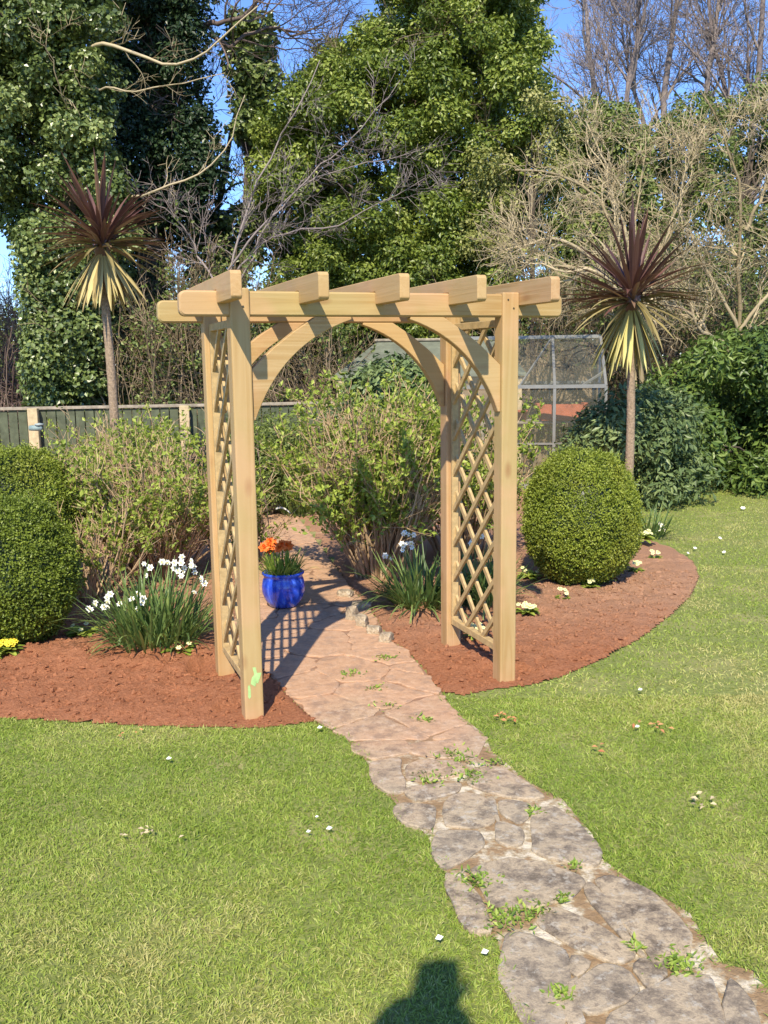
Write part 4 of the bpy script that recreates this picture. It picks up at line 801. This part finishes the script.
bm_obj('trough_side', join_bm([box_bm(-0.26, 0.26, -0.108, -0.101, 0.005, 0.20), box_bm(-0.26, 0.26, 0.101, 0.108, 0.005, 0.20)]), TERRA, tr_)
for i, (dx, dz, lab) in enumerate(((-0.92, 0.834, 'small terracotta pot on left end of the greenhouse bench'), (-1.12, 0.834, 'second small terracotta pot on the greenhouse bench, beside the first'))):
    tt = thing('clay_pot', lab, 'clay pot', (gh0[0] + dx, gh0[1] + 0.7, dz)); V, F = lathe([(0, 0), (0.05, 0), (0.068, 0.10), (0.078, 0.10), (0.078, 0.13), (0.06, 0.13), (0.058, 0.10), (0, 0.10)], 20); mb = MB(); mb.add(V, F); mb.build('pot_body', TERRA, tt, True)

# ------------------------------------------------------------------ trees
def ivy_tree(name, label, polys, mat, n, L, W, base, trunk_pts, tr, Y0, Y1, ncl, r0, r1, group=None, twigs=None, **kw):
    C, Rd = [], []
    for pl_, share in polys:
        c_, r_ = px_clumps(pl_, Y0, Y1, max(4, int(ncl * share)), r0, r1); C.append(c_); Rd.append(r_)
    C = np.concatenate(C); Rd = np.concatenate(Rd); t = thing(name, label, 'tree', tuple(base), 0, group); B = np.array(base)
    mb = MB(); crown(mb, C - B, Rd, n, L, W, **kw); mb.build('crown', mat, t)
    mt = MB(); T = guide(trunk_pts, 12, 0.03)[None] - B; T[0, 0] = [0, 0, 0]; tubes(mt, T, np.linspace(tr, tr * 0.5, 12)[None], 9)
    k = min(len(C), 34); sel = rng.choice(len(C), k, replace=False); M = 7; P = np.empty((k, M, 3))
    for j, s_ in enumerate(sel):
        c_ = C[s_] - B; q0 = T[0, max(1, min(10, int(11 * max(0.1, (c_[2] - 0.8) / max(1, T[0, -1, 2])))))] 
        for q in range(M): u = q / (M - 1); P[j, q] = q0 * (1 - u) + c_ * u + np.array([0, 0, 0.25 * math.sin(u * math.pi)])
    P[:, 1:-1] += rng.normal(size=(k, M - 2, 3)) * 0.07; Rr = np.linspace(1, 0.25, M)[None] * tr * 0.3 * rng.uniform(0.4, 1, (k, 1)); tubes(mt, P, Rr, 5)
    mt.build('trunk', BARK, t, True)
    if twigs:
        mw_ = MB(); branching(mw_, P, Rr, twigs); mw_.build('twigs', TW_BROWN, t)
    return t
ivy_tree('ivy_clad_tree', 'tall ivy covered tree with sunlit leaves at the left edge', [([(-90, -170), (110, -170), (112, 60), (108, 150), (120, 215), (112, 300), (60, 300), (30, 280), (18, 235), (-10, 220), (-90, 240)], 0.72), ([(32, 280), (105, 280), (98, 400), (40, 405), (42, 330)], 0.28)], L_IVY, 190000, 0.064, 0.050, (aty(75, 400, 13.2)[0], 13.2, 0), [(75, 440, 13.2), (70, 200, 13.2), (60, -100, 13.3)], 0.12, 12.5, 14.0, 330, 0.17, 0.36, outer=0.3)
ivy_tree('dark_conifer', 'dark evergreen tree behind the left cordyline, right of the ivy covered tree', [([(100, -170), (215, -170), (196, 20), (182, 80), (200, 125), (212, 190), (190, 232), (150, 250), (145, 330), (112, 330), (108, 150)], 1.0)], L_DARK, 75000, 0.075, 0.04, (aty(150, 400, 15.0)[0], 15.0, 0), [(150, 440, 15), (155, 200, 15), (150, -100, 15)], 0.26, 14.4, 15.6, 130, 0.24, 0.42)
ivy_tree('ivy_clad_tree', 'slim dark ivy covered tree standing in the gap of sky left of the big evergreen', [([(236, 20), (268, 25), (272, 120), (262, 150), (240, 130)], 0.6), ([(180, 220), (262, 205), (270, 262), (190, 275)], 0.4)], L_IVY, 11000, 0.09, 0.06, (aty(240, 400, 15.4)[0], 15.4, 0), [(240, 440, 15.4), (246, 200, 15.4), (256, -20, 15.4)], 0.07, 15.1, 15.7, 34, 0.16, 0.3)
ivy_tree('evergreen_tree', 'big glossy bright green evergreen tree rising behind the middle of arch', [([(252, 215), (268, 130), (300, 78), (335, 48), (380, 20), (392, -60), (530, -60), (536, 30), (546, 85), (536, 115), (536, 200), (540, 255), (500, 280), (420, 290), (300, 280)], 0.8), ([(268, 270), (380, 270), (480, 280), (500, 330), (460, 345), (350, 350), (345, 400), (262, 405)], 0.2)], L_HOLM, 260000, 0.066, 0.034, (aty(400, 400, 14.8)[0], 14.8, 0), [(400, 440, 14.8), (405, 200, 14.8), (440, -40, 14.8)], 0.2, 13.5, 15.8, 560, 0.13, 0.32, outer=0.3, twigs=[(10, 0.8, 0.4, 30, 70, 5, 0.15, 0.05, 0.4, 0.5), (4, 0.4, 0.4, 30, 70, 4, 0.15, 0.05, 0.5, 0.4)], squash=0.75)
ivy_tree('variegated_tree', 'small cream and yellow leafed tree against right side of the big evergreen', [([(528, 100), (548, 90), (562, 110), (572, 150), (560, 200), (540, 180)], 0.45), ([(470, 150), (505, 165), (520, 215), (505, 265), (470, 250)], 0.55)], L_CREAM, 14000, 0.05, 0.03, (aty(530, 400, 13.6)[0], 13.6, 0), [(530, 440, 13.6), (530, 300, 13.6), (530, 180, 13.6)], 0.05, 13.3, 14.0, 50, 0.12, 0.28, outer=0.1)
ivy_tree('ivy_clad_tree', 'dull green ivy covered tree below the bare trees, nearest the big evergreen', [([(570, 125), (598, 98), (630, 112), (650, 150), (650, 330), (560, 330), (555, 200)], 1.0)], L_MID, 44000, 0.07, 0.045, (aty(605, 400, 16.4)[0], 16.4, 0), [(605, 440, 16.4), (605, 300, 16.4), (604, 190, 16.4)], 0.10, 16.0, 17.2, 60, 0.2, 0.45)
ivy_tree('ivy_clad_tree', 'dull green ivy covered tree at the right edge below the bare trees', [([(655, 140), (690, 105), (730, 110), (775, 85), (850, 80), (850, 340), (650, 340)], 1.0)], L_MID, 60000, 0.07, 0.045, (aty(735, 400, 16.8)[0], 16.8, 0), [(735, 440, 16.8), (735, 300, 16.8), (738, 190, 16.8)], 0.10, 16.4, 17.8, 80, 0.22, 0.5)

# bare trees on the right skyline
def bare_tree(label, base_px, Y, guides, r, mat, levels, group=None, name='bare_tree', r1f=0.25, M=16, wob=0.07, cat='tree'):
    b0 = aty(base_px, 430, Y); B = np.array([b0[0], Y, 0]); t = thing(name, label, cat, tuple(B), 0, group); mt = MB(); mw_ = MB(); Ps = []
    for gpts, rr in guides:
        Q = guide(gpts, M, wob) - B
        if abs(Q[0, 2]) < 0.6 : Q[0, 2] = 0
        P = Q[None]; Rr = np.linspace(rr, rr * r1f, M)[None]; tubes(mt, P, Rr, 7); Ps.append((P, Rr))
    P = np.concatenate([p for p, _ in Ps]); Rr = np.concatenate([q for _, q in Ps]); mt.build('trunk', mat, t, True)
    branching(mw_, P, Rr, levels, minr=r); mw_.build('branches', mat, t); return t
far_lv = [(14, 1.9, 0.4, 20, 50, 8, 0.12, 0.08, 0.55, 0.3), (8, 0.95, 0.4, 20, 50, 6, 0.12, 0.05, 0.5, 0.2), (6, 0.5, 0.4, 20, 55, 4, 0.12, 0.03, 0.6, 0.2), (2, 0.28, 0.4, 20, 50, 3, 0.1, 0.02, 0.7, 0.2)]
bare_tree('bare grey winter tree on the skyline, leftmost right of the big evergreen', 600, 20, [([(600, 430, 20), (602, 200, 20), (590, 60, 20), (575, -60, 20)], 0.11), ([(602, 230, 20), (620, 130, 19.7), (640, 40, 19.7), (650, -60, 19.5)], 0.08)], 0.0046, TW_GREY, far_lv, 'bare trees on the right skyline')
bare_tree('bare grey winter tree with forked trunk in the middle of the right skyline', 680, 20.6, [([(680, 430, 20.6), (676, 220, 20.6), (668, 100, 20.6), (690, -80, 20.6)], 0.13), ([(676, 240, 20.6), (700, 130, 20.4), (720, 20, 20.4), (730, -80, 20.2)], 0.09), ([(674, 200, 20.6), (640, 120, 20.9), (622, 20, 21)], 0.07)], 0.0046, TW_GREY, far_lv, 'bare trees on the right skyline')
bare_tree('bare grey winter tree rising at the right edge of the skyline', 760, 20, [([(755, 430, 20), (750, 220, 20), (756, 100, 20), (770, -80, 20)], 0.13), ([(752, 240, 20), (735, 130, 20.4), (715, 40, 20.4), (700, -60, 20.2)], 0.08), ([(756, 180, 20), (800, 80, 20), (820, -20, 20)], 0.07)], 0.0046, TW_GREY, far_lv, 'bare trees on the right skyline')
# bare tree behind the left trees, limbs across the gap of sky
bl = [(10, 1.3, 0.4, 20, 55, 8, 0.16, 0.02, 0.55, 0.15), (7, 0.7, 0.4, 25, 60, 6, 0.16, 0.0, 0.5, 0.15), (5, 0.38, 0.4, 25, 60, 4, 0.14, 0.0, 0.6, 0.15)]
bare_tree('dark bare tree whose twisting limbs cross the blue gap at upper left', 205, 16.0, [([(205, 430, 16), (205, 300, 16), (215, 200, 16), (230, 120, 16), (250, 20, 16), (275, -80, 16)], 0.07), ([(215, 215, 16), (250, 200, 15.6), (290, 150, 15.4), (330, 60, 15.3), (350, 10, 15.3)], 0.035), ([(170, 20, 15), (205, 32, 14.7), (240, 12, 14.6), (280, -30, 14.5)], 0.05), ([(208, 34, 14.8), (232, 48, 14.8), (262, 28, 14.9), (300, 35, 15), (330, 20, 15)], 0.035), ([(225, 150, 16), (200, 110, 15.7), (195, 40, 15.6)], 0.05), ([(210, 250, 16), (240, 245, 15.7), (275, 225, 15.5), (300, 240, 15.4)], 0.045)], 0.004, TW_DARK, bl)
bl2 = [(12, 0.8, 0.5, 15, 50, 7, 0.18, 0.03, 0.5, 0.15), (5, 0.35, 0.5, 25, 60, 5, 0.16, 0.0, 0.6, 0.15), (3, 0.18, 0.4, 25, 60, 3, 0.14, 0.0, 0.7, 0.15)]
bare_tree('pale bare branches reaching out of the ivy in front of the dark conifer', 84, 13.6, [([(84, 430, 13.6), (84, 200, 13.6), (80, 90, 13.5), (70, -40, 13.4)], 0.05), ([(82, 60, 13.4), (84, 38, 12.6), (108, 34, 12.2), (140, 46, 12), (190, 52, 11.8), (225, 30, 11.7), (258, 6, 11.6)], 0.030), ([(84, 85, 13.4), (112, 78, 12.3), (145, 82, 12.1), (185, 82, 12), (225, 73, 11.9)], 0.017), ([(88, 210, 13.5), (140, 190, 12.3), (185, 178, 12.1), (215, 160, 12), (235, 130, 12), (245, 95, 12)], 0.022), ([(84, 120, 13.4), (60, 90, 12.4), (50, 60, 12.2), (48, 20, 12.2)], 0.014)], 0.003, TW_TAN, [(5, 0.5, 0.5, 15, 50, 7, 0.2, 0.0, 0.45, 0.35), (3, 0.28, 0.5, 25, 60, 5, 0.18, 0.0, 0.6, 0.15), (2, 0.14, 0.4, 25, 60, 3, 0.14, 0.0, 0.7, 0.15)])
bare_tree('pale bare tree with long branches sweeping right in front of the big evergreen', 215, 12.8, [([(215, 430, 12.8), (218, 330, 12.8), (235, 250, 12.8), (270, 160, 12.8), (320, 60, 12.7)], 0.024), ([(228, 270, 12.8), (280, 200, 12.6), (340, 150, 12.5), (400, 80, 12.4)], 0.016), ([(225, 290, 12.8), (260, 242, 12.6), (330, 230, 12.4), (385, 205, 12.3), (425, 178, 12.2)], 0.018), ([(225, 300, 12.8), (285, 190, 12.6), (350, 165, 12.4), (420, 150, 12.3)], 0.014), ([(222, 310, 12.8), (190, 250, 12.9), (165, 210, 12.8), (150, 200, 12.7)], 0.02)], 0.0032, TW_GREY, bl2)
# tan twisted shrubs, right
tl = [(12, 0.75, 0.5, 20, 60, 8, 0.26, 0.06, 0.6, 0.2), (6, 0.42, 0.5, 25, 65, 6, 0.26, 0.03, 0.6, 0.15), (5, 0.24, 0.4, 25, 65, 4, 0.22, 0.0, 0.7, 0.15)]
bare_tree('pale twisted bare shrub behind right cordyline, its left branches reaching over the arch', 640, 12.0, [([(640, 430, 12), (625, 300, 12), (600, 200, 12), (560, 178, 11.8), (515, 170, 11.7)], 0.04), ([(640, 430, 12), (630, 280, 12.1), (640, 200, 12.2), (645, 130, 12.2)], 0.028), ([(628, 300, 12), (590, 255, 11.8), (540, 240, 11.6), (505, 250, 11.5)], 0.035), ([(645, 330, 12), (600, 285, 11.5), (560, 278, 11.4), (520, 262, 11.4)], 0.03), ([(640, 300, 12), (670, 220, 12), (690, 150, 12)], 0.028), ([(640, 280, 12), (610, 160, 12.3), (585, 120, 12.3)], 0.03)], 0.0036, TW_TAN, tl, 'twisted bare shrubs at the right', 'bare_shrub', cat='shrub', wob=0.05)
bare_tree('pale twisted bare shrub at the right edge above the dark rhododendron', 735, 12.8, [([(735, 430, 12.8), (740, 300, 12.8), (745, 200, 12.6), (722, 130, 12.5), (700, 90, 12.5)], 0.035), ([(738, 330, 12.8), (700, 270, 12.6), (675, 200, 12.5), (670, 130, 12.4)], 0.028), ([(745, 230, 12.7), (768, 180, 12.6), (775, 110, 12.6)], 0.028), ([(735, 350, 12.8), (690, 310, 12.4), (650, 290, 12.3)], 0.035), ([(740, 330, 12.8), (790, 260, 12.6), (800, 180, 12.6)], 0.028), ([(735, 360, 12.8), (700, 330, 12.4), (675, 240, 12.2)], 0.03)], 0.0036, TW_TAN, tl, 'twisted bare shrubs at the right', 'bare_shrub', cat='shrub', wob=0.05)
# thickets
def thicket(label, x0, x1, ytop, Y, n, mat, leafn=0, name='bare_shrub', h_jit=0.25, lm=L_MID, tw=0.005):
    c = aty((x0 + x1) / 2, 400, Y); B = np.array([c[0], Y, 0]); t = thing(name, label, 'shrub', tuple(B)); hw = (aty(x1, 400, Y)[0] - aty(x0, 400, Y)[0]) / 2; H_ = aty((x0 + x1) / 2, ytop, Y)[2]
    p = np.c_[rng.uniform(-hw, hw, n) * 0.85, rng.normal(size=n) * 0.25, np.zeros(n)]; d = np.c_[rng.normal(size=n) * 0.16, rng.normal(size=n) * 0.16, np.ones(n)]
    mb = MB(); P, Rr = grow(p, d, H_ * rng.uniform(1 - h_jit * 2, 1.0, n), 0.016, 0.004, 10, 0.10, 0.05); tubes(mb, P, Rr, 5)
    lv = branching(mb, P, Rr, [(8, 0.6, 0.5, 20, 55, 6, 0.18, 0.05, 0.5, 0.1), (5, 0.3, 0.5, 25, 60, 4, 0.18, 0.02, 0.6, 0.1)], minr=tw * 0.8); mb.build('stems', mat, t)
    if leafn:
        A = lv[2][0][:, 1:].reshape(-1, 3); ph = fbm(A * 1.4, 2, int(x0) + 3); A = A[(ph > 0.5)]; A = A[rng.random(len(A)) < 0.6]; A = np.repeat(A, leafn, 0) + rng.normal(size=(len(A) * leafn, 3)) * 0.03; m_ = len(A)
        ml = MB(); leaves(ml, A, rv(m_), nz(rv(m_) + [0, -0.4, 0.6]), 0.06, 0.04, rng.random(m_)); ml.build('foliage', lm, t)
thicket('purplish brown leafless thicket behind the fence at the left edge', -80, 52, 262, 15.5, 120, TW_PURPLE, 0, h_jit=0.12)
thicket('taller dark twiggy bush right of the ivy trunk behind the fence', 118, 205, 215, 13.2, 60, TW_BROWN, 2)
thicket('brown twiggy bush behind the left side of arch', 180, 270, 240, 13.6, 60, TW_BROWN, 3)
thicket('twiggy half green bush behind the fence, left of the shed', 250, 350, 290, 13.2, 45, TW_BROWN, 5)
thicket('brown tangle of stems above the greenhouse', 500, 600, 235, 13.9, 70, TW_BROWN, 3)
thicket('tangle of pinkish brown twigs above the rhododendrons', 600, 760, 215, 14.0, 110, TW_BROWN, 2)
thicket('leafless stems beyond the shed roof in middle distance', 400, 520, 270, 14.4, 45, TW_BROWN, 4)
evergreen('laurel_hedge', 'mid green hedge section under the big evergreen behind the fence', [(120, 330), (345, 330), (345, 420), (120, 420)], 14.6, 15.6, 70, 0.3, 0.5, 30000, 0.08, 0.045, L_MID)

# far woodland mass closing the view low down
C, Rd = [], []
Cn = 420; C = np.c_[rng.uniform(-14, 16, Cn), rng.uniform(21.5, 25, Cn), rng.uniform(0.1, 1, Cn) ** 0.8 * 3.4]; C[:, 2] *= np.where(C[:, 0] < -7.0, 0.72, 1.0) ; Rd = rng.uniform(0.5, 0.9, Cn)
mb = MB(); crown(mb, C, Rd, 90000, 0.13, 0.09); tag(mb.build('far_woodland', L_MID), 'dull green undergrowth closing the view low behind the trees', None, kind='stuff')

# ------------------------------------------------------------------ small things on the lawn
for i, (x, y, s_, lab) in enumerate(((435, 939, 0.013, 'white petal on the lawn left of path, nearest the photographer shadow'), (481, 953, 0.012, 'white petal beside the path edge just above the shadow'), (326, 829, 0.012, 'white petal mid lawn at left of path, larger of a close pair'), (306, 832, 0.009, 'white petal mid lawn at left of path, smaller of a close pair'), (315, 817, 0.007, 'tiny white petal above the close pair on the left lawn'), (317, 728, 0.013, 'white petal in grass by path, right of left front post'), (166, 759, 0.012, 'white petal on the left lawn below the soil bed'), (505, 676, 0.013, 'white petal touching foot of right front post'), (635, 727, 0.012, 'white petal on right lawn below the curved bed'), (638, 690, 0.013, 'white petal on right lawn, upper of two below the bed'), (720, 538, 0.02, 'white daisy on the far right lawn, topmost of four'), (724, 552, 0.018, 'white daisy on the far right lawn, right of the topmost'), (695, 548, 0.018, 'white daisy on the far right lawn, left of the others'), (688, 553, 0.015, 'white daisy near the bend of soil bed'), (648, 490, 0.04, 'white flower under the rhododendron, left one'), (655, 493, 0.035, 'white flower under the rhododendron, right one'), (743, 508, 0.03, 'pale flower on the lawn edge under the dark shrub'))):
    c = gz(x, y, 0.03); mb = MB(); flower(mb, np.zeros(3), np.array([rng.normal() * 0.3, -0.5, 1.0]), s_, 0, 0); 
    if s_ < 0.0145: mb = MB(); leaves(mb, np.zeros((1, 3)), np.array([[1, 0.3, 0.1]]), np.array([[0, -0.4, 1.0]]), s_ * 2.0, s_ * 1.5, np.array([0.5]), 0.15)
    o = mb.build('fallen_petal' if s_ < 0.014 else 'white_flower', [M_WHITE]); o.location = c; tag(o, lab, 'petal' if s_ < 0.014 else 'flower', 'white petals and daisies on the lawn')
LB = leafmat('brown_leaf', [(0.42, 0.16, 0.07), (0.55, 0.28, 0.12)], 0.7, 0.1); LS = leafmat('straw', [(0.5, 0.4, 0.25), (0.6, 0.5, 0.3)], 0.7, 0.1)
for (x, y, s_, k, mt_, lab) in ((600, 749, 0.035, 3, LB, 'orange brown dead leaf lying on the right lawn'), (505, 717, 0.03, 8, LB, 'reddish dead leaf bit in the patch on lawn beside the path'), (655, 725, 0.03, 9, LB, 'reddish leaf bit in the scatter on right lawn below the bed'), (143, 832, 0.022, 9, LS, 'straw coloured clipping in the small heap on the left lawn'), (705, 801, 0.03, 8, LS, 'pale dry clipping in the scatter on the right lawn'), (128, 735, 0.02, 5, LB, 'reddish crumb on the lawn below the left soil bed')):
    c = gz(x, y, 0.03)
    for q in range(k):
        mb = MB(); leaves(mb, np.zeros((1, 3)), nz(rng.normal(size=(1, 3)) * [1, 1, 0.2]), np.array([[0, -0.3, 1.0]]) + rng.normal(size=(1, 3)) * 0.3, s_, s_ * 0.5, rng.random(1), 0.3)
        o = mb.build('dead_leaf', mt_); o.location = c + (rng.normal(size=3) * np.array([0.035, 0.025, 0.001]) if k > 1 else 0); tag(o, lab, 'dead leaf', 'dead leaves and clippings on the lawn')

# ------------------------------------------------------------------ the photographer, behind the camera, holding the phone the picture is taken with
def skin(name, verts, edges, radii, mat, parent=None, sub=2):
    me = bpy.data.meshes.new(name); me.from_pydata(verts, edges, []); o = bpy.data.objects.new(name, me); COL.objects.link(o); sm = o.modifiers.new('s', 'SKIN'); sm.use_smooth_shade = True
    for i, r_ in enumerate(radii):
        rr = r_ if isinstance(r_, tuple) else (r_, r_); me.skin_vertices[0].data[i].radius = rr
    me.skin_vertices[0].data[0].use_root = True
    ss = o.modifiers.new('u', 'SUBSURF'); ss.levels = sub; ss.render_levels = sub; me.materials.append(mat)
    if parent: o.parent = parent
    return o
CLOTH = flat('cloth_dark', (0.06, 0.07, 0.10), 0.9, 0.2, 20); SKINM = flat('skin', (0.55, 0.33, 0.24), 0.5, 0.05, 10)
px0, py0 = 0.02, -0.36
V = [(px0, py0, 0.98), (px0, py0, 1.2), (px0, py0, 1.40), (px0, py0 + 0.01, 1.50), (px0, py0 + 0.03, 1.60), (px0, py0 + 0.03, 1.70),
     (px0 - 0.18, py0, 1.42), (px0 - 0.30, py0 + 0.16, 1.66), (px0 - 0.225, py0 + 0.33, 2.19),
     (px0 + 0.18, py0, 1.42), (px0 + 0.28, py0 + 0.12, 1.24), (px0 + 0.15, py0 + 0.33, 1.56),
     (px0 - 0.10, py0, 0.92), (px0 - 0.11, py0 + 0.02, 0.50), (px0 - 0.11, py0, 0.09), (px0 - 0.12, py0 + 0.15, 0.045),
     (px0 + 0.10, py0, 0.92), (px0 + 0.11, py0 + 0.02, 0.50), (px0 + 0.11, py0, 0.09), (px0 + 0.12, py0 + 0.15, 0.045)]
E_ = [(0, 1), (1, 2), (2, 3), (3, 4), (4, 5), (2, 6), (6, 7), (7, 8), (2, 9), (9, 10), (10, 11), (0, 12), (12, 13), (13, 14), (14, 15), (0, 16), (16, 17), (17, 18), (18, 19)]
Rd_ = [(0.15, 0.11), (0.14, 0.10), (0.15, 0.10), 0.055, (0.075, 0.09), (0.07, 0.085), 0.08, 0.14, 0.17, 0.065, 0.05, 0.033, 0.095, 0.065, 0.045, 0.04, 0.095, 0.065, 0.045, 0.04]  # left sleeve oversized to widen the cast shadow
person = thing('person', 'unseen photographer, raised arm enlarged to cast the shadow on near lawn', 'person', (0, 0, 0))
skin('body', V, E_, Rd_, CLOTH, person)
# right hand grips the phone
sgn = 1; w0 = Vector((px0 + 0.15, py0 + 0.33, 1.56)); pc = Vector((0.075, -0.05, 1.64)); hv = [tuple(w0), tuple(w0.lerp(pc, 0.5)), tuple(pc)]; he = [(0, 1), (1, 2)]; hr = [0.030, (0.036, 0.022), (0.034, 0.018)]
for k in range(4):
    b0 = pc + Vector((0.004, 0.0, 0.026 - 0.018 * k)); i0 = len(hv); ln = (0.95, 1.05, 1.0, 0.8)[k]
    hv += [tuple(b0), tuple(b0 + Vector((-0.004, 0.026 * ln, 0.012 * ln))), tuple(b0 + Vector((-0.024, 0.034 * ln, 0.020 * ln))), tuple(b0 + Vector((-0.046, 0.028 * ln, 0.024 * ln)))]
    he += [(2, i0), (i0, i0 + 1), (i0 + 1, i0 + 2), (i0 + 2, i0 + 3)]; hr += [0.009, 0.0088, 0.008, 0.007]
i0 = len(hv); hv += [tuple(w0.lerp(pc, 0.75) + Vector((-0.02, -0.012, 0.02))), tuple(pc + Vector((-0.028, -0.022, 0.035))), tuple(pc + Vector((-0.04, -0.02, 0.055)))]
he += [(1, i0), (i0, i0 + 1), (i0 + 1, i0 + 2)]; hr += [0.012, 0.010, 0.009]
skin('hand', hv, he, hr, SKINM, person, 1)
# left hand: raised pose and width invented to shape the lawn shadow
w0 = Vector((px0 - 0.225, py0 + 0.33, 2.10)); pc = w0 + Vector((0.012, 0.02, 0.085)); hv = [tuple(w0), tuple(w0.lerp(pc, 0.5)), tuple(pc)]; he = [(0, 1), (1, 2)]; hr = [(0.080, 0.05), (0.080, 0.040), (0.072, 0.034)]
for k, (dx, ln) in enumerate(((-0.054, 0.8), (-0.020, 0.95), (0.015, 1.0), (0.050, 0.9))):
    b0 = pc + Vector((dx, 0.004, 0.012)); i0 = len(hv); sp_ = -dx * 0.25
    hv += [tuple(b0), tuple(b0 + Vector((sp_ * 0.5, 0.008, 0.034 * ln))), tuple(b0 + Vector((sp_ * 0.8, 0.022, 0.054 * ln))), tuple(b0 + Vector((sp_, 0.044, 0.066 * ln)))]
    he += [(2, i0), (i0, i0 + 1), (i0 + 1, i0 + 2), (i0 + 2, i0 + 3)]; hr += [0.019, 0.018, 0.017, 0.014]
i0 = len(hv); hv += [tuple(w0 + Vector((0.055, 0.01, 0.045))), tuple(w0 + Vector((0.088, 0.018, 0.075))), tuple(w0 + Vector((0.092, 0.026, 0.11)))]
he += [(1, i0), (i0, i0 + 1), (i0 + 1, i0 + 2)]; hr += [0.014, 0.012, 0.010]
skin('hand', hv, he, hr, SKINM, person, 1)
hp = Vector((px0, py0 + 0.045, 1.665))
bm = bmesh.new(); bmesh.ops.create_uvsphere(bm, u_segments=24, v_segments=16, radius=1)
for v in bm.verts:
    x, y, z = v.co; yy = y * 0.098; zz = z * 0.122; xx = x * 0.078 * (1 - 0.15 * max(0, -z))
    nose = math.exp(-((x / 0.18) ** 2 + ((z + 0.12) / 0.22) ** 2)) * (y > 0.5) * 0.022; eye = sum(math.exp(-(((x - s_) / 0.16) ** 2 + ((z - 0.05) / 0.12) ** 2)) for s_ in (-0.4, 0.4)) * (y > 0.3) * 0.008
    v.co = Vector((xx, yy + nose - eye, zz)) + hp
bm_obj('head', bm, SKINM, person, True)
bm = bmesh.new(); bmesh.ops.create_uvsphere(bm, u_segments=24, v_segments=16, radius=1)
for v in bm.verts: x, y, z = v.co; v.co = Vector((x * 0.088, y * 0.105 - 0.016, z * 0.118 + 0.022 + (0.03 if y > 0.3 and z < 0.3 else 0))) + hp
bm_obj('hair', bm, flat('hair', (0.08, 0.05, 0.03), 0.8, 0.3, 60), person, True)
ph = thing('phone', 'dark phone held up in the right hand of the person taking the photograph', 'phone', (0.03, -0.02, 1.655))
bm_obj('phone_body', box_bm(-0.038, 0.038, -0.012, -0.004, -0.060, 0.090, 0.003, 2), flat('phone_black', (0.02, 0.02, 0.022), 0.3, 0.05), ph)
print('objects', len(bpy.data.objects))
